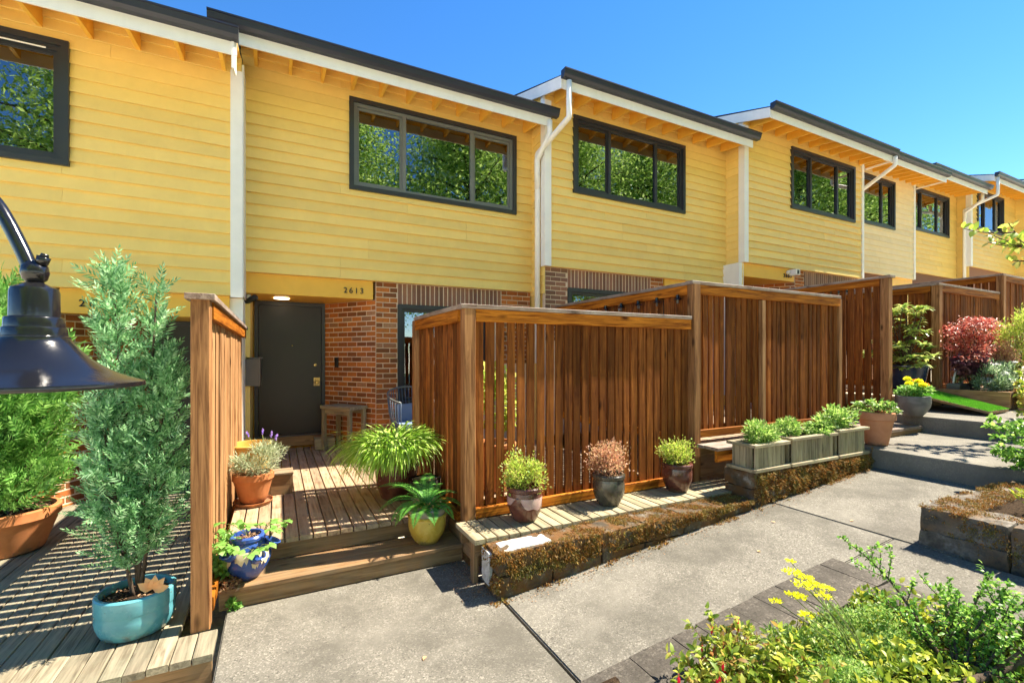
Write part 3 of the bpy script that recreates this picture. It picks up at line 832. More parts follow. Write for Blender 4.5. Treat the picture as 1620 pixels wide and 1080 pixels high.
            m = MB(); q = nrm * -.10
            P4 = [pa, pb, pb + q, pa + q]
            m.hexa([(p.x, p.y, zd - .3) for p in P4] + [(p.x, p.y, zl - .004) for p in P4])
            bw = m.build("brick_wall", "mortar", (pa.x, pa.y, zd), h)
            bricks(bw, pa, ang, L, zd - .06, zl - .004)
            # front pier beside the ground-floor window
            px0, px1 = (X(1.72), X(2.04)) if s > 0 else (X(2.04), X(1.72))
            pz1 = zb - .004
            m = MB().box(px0, px1, by + .004, by + .12, zd - .3, pz1)
            pier = m.build("brick_pier", "mortar", (px0, by, zd), h)
            bricks(pier, (px0, by, 0), 0, px1 - px0, zd - .06, pz1)
    # ground-floor front: window, lintel of upright bricks, brick below
    if i <= 3:
        if entry == 'L': f0, f1 = x0 + 2.04, x1 - .02
        else: f0, f1 = x0 + .02, x1 - 2.04
        zlw = 2.47 + dz
        if i == 1:
            l0, l1 = f0, f1 - .56
        elif entry == 'R':
            l0, l1 = f0 + .44, f1
        else: l0, l1 = f0, f1 - .1
        m = MB().box(l0, l1, by + .004, by + .12, zlw, zb - .004)
        ln = m.build("brick_lintel", "mortar", (l0, by, zlw), h)
        soldiers(ln, l0, l1, by, zlw, zb - .006)
        ww = 1.5 if i == 1 else l1 - l0 - .05
        m = MB()
        wl, wr = l0, l0 + ww
        if f1 - l1 > .15:
            m.box(l1, f1, by + .004, by + .12, .0 + dz, zb - .004)
        if l0 - f0 > .15: m.box(f0, l0, by + .004, by + .12, .0 + dz, zb - .004)
        m.box(l0, l1, by + .004, by + .12, .0 + dz, .95 + dz)
        if wr < l1 - .05: m.box(wr + .06, l1, by + .004, by + .12, .95 + dz, zlw)
        bp = m.build("brick_wall", "mortar", (f0, by, zb), h)
        if f1 - l1 > .15: bricks(bp, (l1, by, 0), 0, f1 - l1, zlw - .9, zb - .004, "brick_brown" if i > 1 else "brick")
        if l0 - f0 > .15: bricks(bp, (f0, by, 0), 0, l0 - f0, zlw - .9, zb - .004, "brick_brown")
        make_window(h, wl + .07, wr - .05, by + .05, 1.02 + dz, zlw - .05, (.5,), inner="black_frame", blinds=(0, 0), plain=True)
    else:
        lw = box("lower_wall", x0 + .02, (x1 - 1.66) if entry == 'R' else x1 - .02, by, by + .12, dz - .2, zb - .004, "brick_brown", h)
    # party wall end faced in white, right of 2615 and left of 2609
    if i == 0: box("party_wall", -.535, -.375, 6.62, 8.4, -.1, zb - .022, "white", h)
    if i == 3: box("party_wall", x0 - .10, x0 + .035, Y + .02, Y + 1.2, .9, zb - .01, "white", h)

def downspout(house, pts, r=.036):
    m = MB(); P = smooth_path(pts, 5)
    m.tube(P, r, 8)
    return m.build("downspout", "white", pts[0], house, True)
def straight_then(a, b, c, d, r=.10):
    """a -> b -> c -> d with rounded elbows"""
    out = []
    Pp = [Vector(p) for p in (a, b, c, d)]
    out.append(Pp[0])
    for k in (1, 2):
        u = (Pp[k - 1] - Pp[k]).normalized(); w = (Pp[k + 1] - Pp[k]).normalized()
        for t in (1, .5, .15): out.append(Pp[k] + u * r * t)
        for t in (.15, .5, 1): out.append(Pp[k] + w * r * t)
    out.append(Pp[3]); return out
def pipe(house, pts, r=.044):
    m = MB(); m.tube(pts, r, 10); return m.build("downspout", "white", tuple(pts[0]), house, True)
def corner_pipes(hi, lo_h, hi_h):
    """two joined downspouts where a higher house stands forward of its lower neighbour"""
    x0, Y, dz = HOUSES[hi][0], HOUSES[hi][2], HOUSES[hi][3]
    Yl, dzl = HOUSES[hi - 1][2], HOUSES[hi - 1][3]
    yf = Y - .66
    pipe(hi_h, straight_then((x0 + .03, yf, 5.50 + dz), (x0 + .03, yf, 4.95 + dz), (x0 - .085, Y + .10, 4.66 + dz), (x0 - .085, Y + .10, 1.2 + dz)))
    yl = Yl - .66
    pipe(lo_h, straight_then((x0 - .05, yl, 5.45 + dzl), (x0 - .05, yl, 5.24 + dzl), (x0 - .11, Y + .07, 4.93 + dzl), (x0 - .088, Y + .10, 4.45 + dzl), .08))
corner_pipes(2, hobj[1], hobj[2])
corner_pipes(6, hobj[5], hobj[6])
x1, Y, dz = HOUSES[3][1], HOUSES[3][2], HOUSES[3][3]
pipe(hobj[3], straight_then((x1 + .03, Y - .66, 5.50 + dz), (x1 + .03, Y - .66, 5.30 + dz), (x1 + .05, Y + .30, 4.80 + dz), (x1 + .06, Y + .34, 3.2 + dz)))
# small fittings on 2613
h2 = hobj[1]
m = MB().box(-.372, -.20, 7.06, 7.42, 1.30, 1.66).box(-.372, -.175, 7.08, 7.44, 1.662, 1.682)
m.build("mailbox", "mailbox", (-.3, 7.2, 1.4), h2)
add("recessed_light", lathe_mesh([(0, 0), (.075, 0), (.085, -.004), (.10, -.006), (.10, .004)], "lit", 24), (.06, 7.40, 2.524), h2)
camb = MB().tube([(-.335, 7.06, 2.515), (-.335, 7.06, 2.46)], .028, 10).build("camera_bracket", "white", (-.335, 7.06, 2.5), h2, True)
MB().tube([(-.36, 7.10, 2.425), (-.30, 7.03, 2.455), (-.25, 6.98, 2.478)], [.036, .038, .040], 12).build("security_camera", "black_plastic", (-.33, 7.06, 2.44), h2, True)
a_ = Vector((.68, 7.90, 0)); b_ = Vector((1.30, 6.985, 0)); dn = (b_ - a_).normalized()
pp = a_ + dn * .29 + Vector((dn.y, -dn.x, 0)) * .02
add("doorbell", boxmesh(.065, .03, .15, "black_plastic", .006), (pp.x, pp.y, 1.60), h2, (0, 0, math.atan2(dn.y, dn.x)))
# flood lamp and camera by the number 2609
h4 = hobj[3]; bx = HOUSES[3][0] + 1.68
add("flood_lamp", lathe_mesh([(0, .07), (.03, .06), (.045, .03), (.04, 0), (0, -.02)], "bulb", 14), (bx - .26, 6.13, 3.47), h4, (R(70), 0, 0))
m = MB().box(bx - .20, bx - .05, 5.98, 6.13, 3.42, 3.54); m.build("security_camera", "white", (bx - .1, 6.05, 3.48), h4)
box("camera_lens", bx - .15, bx - .09, 5.972, 5.981, 3.44, 3.52, "black_plastic", h4, .004)

# ------------------------------------------------------------------ decks
def plank(name, x0, x1, y0, y1, z0, z1, mat, parent, jit=.0015):
    return add(name, boxmesh(round(x1 - x0, 3), round(y1 - y0, 3), round(z1 - z0, 3), mat, .0035), ((x0 + x1) / 2, (y0 + y1) / 2, (z0 + z1) / 2 + random.uniform(-jit, jit)), parent,
               (random.uniform(-.001, .001), 0, random.uniform(-.0012, .0012)))
d1 = thing("wooden_deck", (-2.4, 3.0, 0), "weathered low wooden deck under the teal pot, striped by the fence shadow", "deck")
x = -.315
k = 0
while x > -4.6:
    y1 = 6.4 if (x < -2.2 or x > -.5) else 7.3
    plank("deck_board", x - .0935, x, 3.0 + (.0 if x < -.45 else .0), y1 if x < -.46 else 3.26, .032, .070, "olddeck_y", d1); x -= .0985; k += 1
box("fascia_board", -4.6, -.32, 3.02, 3.055, -.12, .031, "step_x", d1)
for q in range(5): box("joist", -4.6, -.45, 3.3 + q * .7, 3.34 + q * .7, -.1, .03, "step_x", d1)
d2 = thing("wooden_deck", (.5, 3.97, 0), "brown wooden deck with one step up to the dark door of 2613", "deck")
x = -.345; k = 0
while x < 1.36:
    xb = min(x + .091, 1.375)
    xm = (x + xb) / 2
    ye = 7.80 if xm < .66 else 7.88 - (xm - .68) / .62 * .92 - .03
    if xm > 1.28: ye = 6.9
    plank("deck_board", x, xb, 3.955, ye, .265, .300, "deck_y", d2); x += .101
box("riser_board", -.345, 1.375, 3.975, 4.01, .145, .262, "step_x", d2)
plank("step_tread", -.345, 1.375, 3.605, 3.775, .108, .142, "step_x", d2); plank("step_tread", -.345, 1.375, 3.785, 3.968, .108, .142, "step_x", d2)
box("riser_board", -.345, 1.375, 3.625, 3.66, .0, .106, "step_x", d2)
box("side_stringer", 1.384, 1.424, 3.32, 4.6, .07, .255, "step_y", d2)
# the deck goes on behind the fence
x = 1.50
while x < 3.8:
    plank("deck_board", x, x + .13, 3.75, 6.85, .265, .300, "deck_y", d2); x += .14
box("riser_board", 1.45, 4.0, 3.72, 3.745, .02, .262, "step_x", d2)
d3 = thing("wooden_deck", (6, 3.6, .4), "wooden deck behind the tall middle fence, its dark ledge showing beside the planter boxes", "deck")
x = 4.2
while x < 8.15:
    plank("deck_board", x, x + .13, 3.78, 6.4, .665, .70, "deck_y", d3); x += .14
box("riser_board", 4.1, 8.1, 3.80, 3.83, .3, .663, "step_x", d3)
for q in range(3): plank("ledge_board", 4.06, 6.93, 3.29 + q * .092, 3.29 + q * .092 + .085, .715, .748, "cap_x", d3)
box("ledge_fascia", 4.06, 6.93, 3.295, 3.33, .60, .713, "stain_x", d3)
box("step_tread", 6.95, 7.98, 3.12, 3.62, .70, .738, "cap_x", d3); box("step_tread", 6.95, 7.98, 3.14, 3.60, .62, .699, "step_x", d3)
d4 = thing("wooden_deck", (9, 3.6, 1), "wooden deck of 2609 behind the green turf ramp", "deck")
x = 8.28
while x < 12.1:
    plank("deck_board", x, x + .13, 3.52, 6.0, 1.115, 1.15, "deck_y", d4); x += .14
box("riser_board", 8.25, 12.1, 3.54, 3.57, .85, 1.113, "step_x", d4)

# ------------------------------------------------------------------ fences
def picket_run(root, axis, a0, a1, c, z0, z1, side, w=.088, gap=.014, th=.022, mats="picket_z", bottom=True, rail=.105, cap=.036, capw=.13, rails=True, capout=0.0):
    """pickets from a0 to a1 along axis at cross position c; side = sign of the visible face; rails stand proud of it"""
    n = int(round((a1 - a0) / (w + gap))); p = (a1 - a0) / n
    me_h = z1 - z0 - .03
    for k in range(n):
        ww = round(p - gap + random.choice((-.006, 0, .0, .005)), 3)
        q = a0 + p * (k + .5) + random.uniform(-.003, .003)
        off = random.uniform(-.007, .007)
        hh = me_h
        if axis == 'x': add("picket", boxmesh(ww, th, hh, mats, .003), (q, c + off, z0 + hh / 2), root, (random.uniform(-.002, .002), random.uniform(-.004, .004), random.uniform(-.05, .05)))
        else: add("picket", boxmesh(th, ww, hh, mats, .003), (c + off, q, z0 + hh / 2), root, (random.uniform(-.003, .003), random.uniform(-.002, .002), random.uniform(-.02, .02)))
    t = .038
    def bar(name, za, zb_, s, m, wd=t):
        lo, hi = (c + s * th / 2 + s * .006, c + s * th / 2 + s * (wd + .006)); lo, hi = min(lo, hi), max(lo, hi)
        if axis == 'x': box(name, a0, a1, lo, hi, za, zb_, "stain_x" if m is None else m, root)
        else: box(name, lo, hi, a0, a1, za, zb_, "stain_y" if m is None else m, root)
    if rails:
        bar("rail", z1 - cap - rail, z1 - cap - .001, side, None)
        bar("rail", z1 - cap - .09, z1 - cap - .001, -side, None)
        if bottom:
            bar("rail", z0 + .0, z0 + .085, side, None); bar("rail", z0 + .04, z0 + .12, -side, None)
    if axis == 'x': box("cap_board", a0 - capout, a1, c - capw / 2, c + capw / 2, z1 - cap, z1, "cap_x", root)
    else: box("cap_board", c - capw / 2, c + capw / 2, a0, a1 + capout, z1 - cap, z1, "cap_y", root)
def post(root, x, y, z0, z1, w=.09):
    return box("post", x - w / 2, x + w / 2, y - w / 2, y + w / 2, z0, z1, "post_z", root, .005)
f1 = thing("privacy_fence", (-.40, 3.3, .07), "slatted wooden fence seen end-on between the two nearest decks, knotty post in front", "fence")
post(f1, -.405, 3.325, .07, 2.035, .098); post(f1, -.42, 6.84, .07, 2.03); 
picket_run(f1, 'y', 3.40, 6.78, -.405, .12, 2.07, 1, gap=.026, capw=.15, mats="tan_picket_z")  # pickets wear the wood copy with sunlight in its colour
box("cap_board", -.48, -.33, 3.25, 3.399, 2.034, 2.07, "cap_y", f1)
f2 = thing("privacy_fence", (1.4, 3.62, .3), "brown slatted corner fence behind the three small glazed pots", "fence")
post(f2, 1.43, 3.625, .28, 2.092, .10)
picket_run(f2, 'x', 1.484, 4.0, 3.635, .34, 2.13, -1, w=.080, gap=.022)
post(f2, 1.40, 5.10, .28, 2.092)
picket_run(f2, 'y', 3.69, 5.05, 1.415, .30, 2.13, -1, w=.088, gap=.042)
box("cap_board", 1.35, 1.483, 3.57, 3.689, 2.093, 2.131, "cap_x", f2)
f3 = thing("privacy_fence", (4.07, 3.65, .7), "tall dark slatted fence behind the three wooden planter boxes, one post painted sunlit in its middle", "fence")
post(f3, 4.085, 3.62, .28, 2.482, .10)
picket_run(f3, 'x', 4.14, 6.86, 3.645, .80, 2.52, -1, w=.074, gap=.020)
box("mid_post", 5.19, 5.25, 3.575, 3.628, .80, 2.37, "tan_picket_z", f3)  # sunlit tone painted into the wood of this post
post(f3, 6.90, 3.645, .70, 2.482, .075)
picket_run(f3, 'y', 3.68, 6.40, 4.10, .72, 2.52, -1, w=.082, gap=.018)
box("cap_board", 4.02, 4.139, 3.58, 3.679, 2.484, 2.522, "cap_x", f3)
f4 = thing("privacy_fence", (8.2, 3.68, .8), "dividing fence of wide-gapped slats between the tall middle fence and the potted shrub in navy", "fence")
post(f4, 8.21, 3.66, .80, 2.872, .11)
picket_run(f4, 'y', 3.73, 6.0, 8.22, .80, 2.91, -1, w=.088, gap=.030)
box("cap_board", 8.14, 8.29, 3.58, 3.729, 2.874, 2.912, "cap_y", f4)
f5 = thing("privacy_fence", (9.8, 3.67, 1.1), "brown corner fence behind the red Japanese maple", "fence")
post(f5, 9.82, 3.66, 1.10, 2.872, .11)
picket_run(f5, 'x', 9.88, 12.2, 3.67, 1.15, 2.91, -1)
picket_run(f5, 'y', 3.72, 6.0, 9.80, 1.15, 2.91, -1, gap=.02)
box("cap_board", 9.74, 9.879, 3.6, 3.719, 2.874, 2.912, "cap_x", f5)
f6 = thing("privacy_fence", (12.4, 3.65, 1.4), "farthest brown slatted fence at the right edge, rising one step above the maple's fence", "fence")
post(f6, 12.36, 3.64, 1.4, 3.232, .11)
picket_run(f6, 'x', 12.42, 16.4, 3.66, 1.5, 3.27, -1)
picket_run(f6, 'y', 3.70, 6.2, 12.36, 1.5, 3.27, -1, gap=.02)
box("cap_board", 12.29, 12.419, 3.59, 3.699, 3.234, 3.272, "cap_x", f6)
# hanging lamp sockets of a string of lights under the rail of the tall fence
for k in range(5):
    y = 3.80 + k * .32
    s_ = thing("string_light", (4.03, y, 2.36), ["string light nearest the front post of the tall fence", "second string light back along the tall fence", "middle string light under the tall fence rail", "fourth string light back along the tall fence", "fifth string light, half hidden by the front cap board"][k], "string light", "string lights under the fence rail")
    add("lamp_shade", lathe_mesh([(.002, .045), (.018, .045), (.020, .012), (.045, -.004), (.047, -.010), (.022, -.004), (.002, -.002)], "black", 16), (4.03, y, 2.345), s_)
    add("bulb", lathe_mesh([(0, -.055), (.012, -.05), (.015, -.036), (.010, -.015), (.008, .0)], "grey_pot", 12), (4.03, y, 2.345), s_)

# ------------------------------------------------------------------ shelf of short boards in front of the corner fence
sh = thing("slatted_shelf", (2.8, 3.4, .2), "low shelf of short grey boards under the three small glazed pots", "shelf")
x = 1.30
while x < 4.45:
    plank("shelf_board", x, x + .086, 3.16, 3.57, .300, .336, "grey_wood_y", sh, .003); x += .097
box("shelf_rail", 1.32, 4.45, 3.20, 3.235, .20, .299, "step_x", sh); box("shelf_rail", 1.32, 4.45, 3.48, 3.515, .20, .299, "step_x", sh)
box("shelf_leg", 1.31, 1.35, 3.205, 3.275, -.02, .299, "step_z", sh); 

# ------------------------------------------------------------------ mossy stone walls
def moss_geo(n, face, seed, L=.03, W_=.011, thr=.0, freq=6.0, bare=(), droop=.8, per=4):
    """tufts of moss on a patch; face(u, v) -> point, normal; patches of bare stone where noise is low"""
    rs = np.random.default_rng(seed); gs = []
    P = []; N = []
    while len(P) < n:
        u, v = rs.random(), rs.random(); p, nr = face(u, v)
        f = mnoise.noise(Vector(p) * freq + Vector((seed, 0, 0))) + .5 * mnoise.noise(Vector(p) * freq * 3.1)
        if f < thr and rs.random() > .04: 
            if rs.random() < .004: P.append(p); N.append(nr)
            continue
        if any(((p[0] - b[0]) / b[3]) ** 2 + ((p[1] - b[1]) / b[4]) ** 2 + ((p[2] - b[2]) / b[5]) ** 2 < 1 + .8 * mnoise.noise(Vector(p) * 14) for b in bare): continue
        P.append(p); N.append(nr)
    P = np.array(P, float); N = np.array(N, float)
    P = np.repeat(P, per, 0) + rs.normal(size=(n * per, 3)) * .006; N = np.repeat(N, per, 0)
    Dv = unit(N * .8 + rs.normal(size=(len(P), 3)) * .7 + np.array([0, 0, -droop]) * (1 - np.abs(N[:, 2:3])))
    s = .5 + rs.random(len(P))
    return leaf_geo(P - N * .006, Dv, unit(N + rs.normal(size=N.shape) * .8), L * s, W_ * s, .3)
def stone_wall(name, label, x0, x1, y0, y1, zb0, zb1, zt, n, courses, mat="stone", seed=1):
    t = thing(name, ((x0 + x1) / 2, (y0 + y1) / 2, min(zb0, zb1)), label, "stone wall")
    zb = min(zb0, zb1) - .1
    for c in range(courses):
        za = zb + (zt - zb) * (0 if c == 0 else (.1 + (zt - zb - .1) * c / courses) / (zt - zb)); zc = zb + .1 + (zt - zb - .1) * (c + 1) / courses
        w = (x1 - x0) / n; off = 0 if c % 2 else 0
        for k in range(n):
            a, b = x0 + w * k + .003, x0 + w * (k + 1) - .003
            add("wall_stone", rough_box(b - a, y1 - y0 - random.uniform(0, .015), zc - za - .004, mat, seed + k * 3 + c * 7, .045, .010), ((a + b) / 2, (y0 + y1) / 2, (za + zc) / 2), t)
    return t
w1 = stone_wall("retaining_wall", "low mossy stone wall in front of the three small glazed pots", 1.37, 4.06, 2.90, 3.155, 0, .24, .315, 6, 2, seed=3)
bare1 = [(1.66, 3.02, .31, .26, .13, .07), (2.32, 3.06, .31, .14, .06, .06), (3.2, 3.0, .31, .10, .05, .05)]
def face1(u, v):
    x = 1.37 + 2.69 * u; b = zp0(x) + .035 + .07 * (.5 + .5 * mnoise.noise(Vector((x * 5, 0, 2)))); return ((x, 2.898, b + (.315 - b) * v ** .75), (0, -1, 0))
g1 = merge([moss_geo(1700, face1, 5, .022, .006, .20, 8, per=5), moss_geo(3000, face1, 6, .011, .006, .02, 9, per=4)])
g2 = moss_geo(4200, lambda u, v: ((1.37 + 2.69 * u, 2.90 + .25 * v, .318), (0, 0, 1)), 8, .009, .006, -.10, 6, bare1, per=6)
g3 = moss_geo(330, lambda u, v: ((1.368, 2.9 + .25 * u, .05 + .25 * v), (-1, 0, 0)), 9, .022, .010, .1, 6)
g4 = moss_geo(420, lambda u, v: ((1.30 + 4.8 * u, 2.885 - .05 * v * v, zp0(1.30 + 4.8 * u) + .006), (0, 0, 1)), 10, .014, .009, .1, 5)
foliage("moss", merge([g1, g2, g3, g4]), "moss", (2.7, 3, .2), w1)
o = add("bare_patch", rough_box(.40, .17, .02, "pale_stone", 91, .03, .006), (1.64, 3.02, .309), w1); add("bare_patch", rough_box(.02, .14, .24, "pale_stone", 92, .03, .006), (1.366, 3.09, .17), w1)
w2 = stone_wall("retaining_wall", "taller mossy stone wall carrying the three wooden planter boxes", 4.10, 6.22, 2.905, 3.26, .25, .41, .565, 4, 2, seed=40)
def face2(u, v):
    x = 4.1 + 2.12 * u; b = zp0(x) + .02; return ((x, 2.903, b + (.555 - b) * v ** .8), (0, -1, 0))
g1 = merge([moss_geo(2300, face2, 15, .032, .007, .12, 7, per=5), moss_geo(2200, face2, 16, .014, .007, .02, 9, per=4)])
foliage("moss", g1, "moss", (5, 2.9, .4), w2)
w3 = stone_wall("raised_bed_wall", "dark mossy stone wall of the raised bed at the right edge", 4.42, 4.72, -1.2, 1.76, .25, .28, .545, 1, 2, seed=70)
# long stones along Y for the raised bed
for ch in list(w3.children): D.objects.remove(ch)
for c in range(2):
    for k in range(6):
        ya, yb = 1.76 - .5 * k, 1.76 - .5 * (k + 1)
        add("wall_stone", rough_box(.30, .494, .175, "grey_stone", 70 + k + 9 * c, .04, .014), (4.57 + random.uniform(-.01, .01), (ya + yb) / 2, .28 + .175 * c), w3)
for k in range(3):
    add("wall_stone", rough_box(.58, .26, .33, "grey_stone", 99 + k, .05, .014), (5.02 + .6 * k, 1.64 - .02 * k, .37), w3)
g1 = moss_geo(1900, lambda u, v: ((4.42 + 1.5 * u, 1.48 + .28 * v, .549), (0, 0, 1)), 21, .010, .006, .10, 5, per=5)
g2 = moss_geo(700, lambda u, v: ((4.42, .2 + 1.56 * u, .30 + .24 * v), (-1, 0, 0)), 22, .012, .006, .2, 6)
g3 = moss_geo(1100, lambda u, v: ((4.42 + .3 * u, .2 + 1.5 * v, .547), (0, 0, 1)), 23, .010, .006, .15, 5)
foliage("moss", merge([g1, g2, g3]), "moss", (4.8, 1.2, .5), w3)
rb = MB().hexa([(4.70, -2.5, .2), (8, -2.5, .3), (8, 1.55, .3), (4.70, 1.55, .2), (4.70, -2.5, .50), (8, -2.5, .62), (8, 1.55, .62), (4.70, 1.55, .50)]).build("bed_soil", "soil", (6, 0, .4)); rb["kind"] = "structure"
# low curb of concrete pavers round the near flower bed
pv = thing("paver_border", (2.5, 1.8, 0), "border of dark concrete pavers edging the near flower bed", "garden border")
x = 1.40
sl = .41 / 4.8
for k in range(12):
    if x > 3.6: break
    L = random.choice((.20, .22, .31, .33)); xb = min(x + L, 3.66)
    add("paver", rough_box(xb - x - .004, .36, .16, "paver", 120 + k, .09, .0016, shrink=.002), ((x + xb) / 2, 1.79 + random.uniform(-.006, .006), zp0((x + xb) / 2) - .060 + random.uniform(-.003, .003)), pv, (0, -math.atan(sl), 0))
    x = xb
for k in range(6):
    yb = 1.60 - .30 * k
    add("paver", rough_box(.34, .297, .16, "paver", 140 + k, .09, .0016, shrink=.002), (3.49, yb - .15, zp0(3.5) - .062 + random.uniform(-.004, .004)), pv)

# ------------------------------------------------------------------ pots
def pot_profile(rt, rb, h, rim=.03, rimh=.05, th=.018, belly=0.0):
    p = [(0, 0), (rb * .9, 0), (rb, .012)]
    hb = h - rimh
    for t in (.25, .5, .75, 1):
        p.append((rb + (rt - rb) * t + belly * math.sin(math.pi * t), .012 + (hb - .012) * t))
    if rim: p += [(rt + rim * .35, hb + .004), (rt + rim, hb + .012), (rt + rim, h - .008), (rt + rim - .008, h)]
    else: p += [(rt, h - .006), (rt - .004, h)]
    p += [(rt - th, h), (rt - th - .004, h - .02), (rt - th - .006, h - .08), (0, h - .085)]
    return p
def make_pot(root, loc, mat, rt, rb, h, rim=.012, rimh=.05, belly=0.0, soil=True, sx=1, sy=1, rotz=0, bands=()):
    p = add("pot", lathe_mesh(pot_profile(rt, rb, h, rim, rimh, belly=belly), mat, 40, sx, sy, "pot"), loc, root, (0, 0, rotz))
    if soil:
        n = 260; a = rng.random(n) * 6.283; r_ = rt * .93 * rng.random(n) ** .5
        P = np.stack([np.cos(a) * r_ * sx, np.sin(a) * r_ * sy, np.full(n, h - .035)], 1) + rng.normal(size=(n, 3)) * .006
        Dv = unit(rng.normal(size=(n, 3)) * np.array([1, 1, .35])); V1, F1 = leaf_geo(P, Dv, np.tile([0, 0, 1.0], (n, 1)), .03, .014)
        k = 20; q = np.arange(k) * 2 * math.pi / k
        V2 = np.concatenate([[[0, 0, h - .035]], np.stack([np.cos(q) * (rt - .02) * sx, np.sin(q) * (rt - .02) * sy, np.full(k, h - .045)], 1)])
        F2 = np.array([[0, 1 + j, 1 + (j + 1) % k] for j in range(k)])
        V, F = merge([(V1, F1), (V2, F2)])
        o_ = add("soil", mesh_np("soil", V, F, ["chips", "soil"], mi=[0] * len(F1) + [1] * k), loc, root, (0, 0, rotz))
    return p

# --- conifer in the teal pot
def conifer(label, base, potargs, spindles, n, mat, trunkr=.02, sl=.11, stick=True, kw={}):
    t = thing("potted_conifer", base, label, "potted plant", "conifers in pots")
    pot = make_pot(t, base, *potargs[0], **potargs[1])
    h = potargs[0][3]
    b = np.array(base) + np.array([0, 0, h - .04])
    mb = MB()
    for s in spindles:
        B, T = Vector(s[0]), Vector(s[1])
        mb.tube(smooth_path([b, b + (np.array(B) - b) * .7, T], 4), [trunkr * (1 - .085 * i) for i in range(9)], 6)
        for q in range(16):
            f = .08 + .05 * q; p = B + (T - B) * f; a = random.random() * 6.28; r_ = s[2] * (1 - f) * .8
            mb.tube([p, p + Vector((math.cos(a) * r_ * .6, math.sin(a) * r_ * .6, r_ * .5)), p + Vector((math.cos(a) * r_, math.sin(a) * r_, r_ * 1.2))], [.007, .005, .002], 4)
    mb.build("trunk", "bark", tuple(b), t, True)
    foliage("foliage", conifer_geo(spindles, n, sl, **kw), mat, tuple(b), t)
    return t
X0, Y0 = -.75, 3.48
conifer("tall blue-green conifer in a glossy teal pot on the near deck", (X0, Y0, .072), (("teal_glaze", .183, .158, .245), dict(rim=.004, rimh=.10, belly=.012, sx=1.05)),
        [((X0, Y0, .55), (X0 - .12, Y0 + .02, 2.20), .175, 1.25), ((X0 + .02, Y0, .45), (X0 + .10, Y0, 2.10), .12, .6), ((X0 + .06, Y0 - .02, .52), (X0 + .17, Y0 - .03, 1.65), .15, .9), ((X0 - .04, Y0 - .04, .46), (X0 - .15, Y0 - .06, 1.4), .15, .8)],
        1150, "lf_blue_conifer", .016, .165, kw=dict(ll=.040, lw=.0105, nl=17))
dl = thing("dry_leaf", (X0 + .10, Y0 - .11, .335), "curled tan dry leaf caught on the rim of the teal pot", "leaf")
P = np.array([[X0 + .10, Y0 - .11, .335]] * 5); a = np.array([-.9, -.35, .2, .8, 1.5])
Vl, Fl = leaf_geo6(P, np.stack([np.sin(a) * .8, -.2 + 0 * a, np.cos(a) * .8], 1), np.tile([.2, -1, .1], (5, 1)), .085, .05, .3)
foliage("blade", (Vl, Fl), "dry_leaf", (X0 + .10, Y0 - .11, .335), dl, None)
Xb, Yb = -2.00, 5.35
conifer("bushy green conifer in a big terracotta pot at the left edge behind the lamp", (Xb, Yb, .072), (("terracotta", .31, .22, .36), dict(rim=.014, rimh=.09)),
        [((Xb, Yb, .5), (Xb - .05, Yb, 2.25), .40, 1.4), ((Xb + .1, Yb - .05, .45), (Xb + .33, Yb - .05, 1.75), .27, .8), ((Xb - .1, Yb, .45), (Xb - .4, Yb, 1.9), .3, .8), ((Xb + .05, Yb - .1, .42), (Xb + .1, Yb - .22, 1.45), .3, .8)],
        1700, "lf_conifer", .026, .23, kw=dict(ll=.062, lw=.017, nl=15))
t = thing("plant_pot", (-.93, 6.9, .072), "navy pot in the shade by the door of the left townhouse", "plant pot")
make_pot(t, (-.93, 6.9, .072), "navy_glaze", .17, .13, .30)
ho = MB().tube(smooth_path([(-.50, 4.9, .09), (-.56, 4.5, .085), (-.53, 4.1, .10), (-.46, 3.75, .085), (-.47, 3.55, .085)], 6), .008, 6).build("garden_hose", "grey_pot", (-.5, 4.2, .08), None, True)
tag(ho, "thin grey hose lying on the near deck along the fence", "hose")

# --- lavender in terracotta, empty mustard pot, strawberry pot
lx, ly = -.20, 5.02
t = thing("potted_lavender", (lx, ly, .302), "grey-green lavender in a terracotta pot with saucer on the deck", "potted plant")
make_pot(t, (lx, ly, .33), "terracotta", .165, .115, .27, rim=.012, rimh=.07)
add("saucer", lathe_mesh([(0, 0), (.15, 0), (.17, .035), (.165, .036), (.148, .012), (0, .012)], "terracotta", 32), (lx, ly, .302), t)
P, out = clump_pts(1900, (lx + .03, ly - .03, .72), (.26, .22, .15), 16, .4)
foliage("foliage", leafy(P, out, .05, .007, .8, .5), "lf_lavender", (lx, ly, .6), t)
mb = MB(); gs = []
for k in range(4):
    a = random.uniform(-.9, .9); L = random.uniform(.26, .42)
    s0 = Vector((lx + random.uniform(-.05, .12), ly, .68)); e = s0 + Vector((math.sin(a) * L * .8 + .12, random.uniform(-.1, .1), L * math.cos(a) * .8))
    mb.tube([s0, (s0 + e) / 2 + Vector((.02, 0, .03)), e], .0028, 4)
    d = (e - s0).normalized(); n = 34; tt = rng.random(n)
    P = np.array(e) + np.outer(tt, np.array(d)) * .055; gs.append(leaf_geo(P, unit(rng.normal(size=(n, 3)) + np.array(d)), rng.normal(size=(n, 3)), .016, .010))
mb.build("stem", "green_stem", (lx, ly, .6), t, True, "stuff")
foliage("flower_spike", merge(gs), "fl_purple", (lx, ly, .6), t)
t = thing("plant_pot", (-.26, 5.72, .302), "empty mustard yellow pot behind the lavender", "plant pot")
make_pot(t, (-.26, 5.72, .302), "mustard_glaze", .215, .16, .46, rim=.008, rimh=.03, soil=False)
t = thing("wooden_block", (.02, 5.28, .302), "dark brown wooden box on the deck behind the lavender pot", "box")
box("side_board", -.06, .12, 5.22, 5.245, .302, .50, "step_x", t); box("side_board", -.06, .12, 5.40, 5.425, .302, .50, "step_x", t)
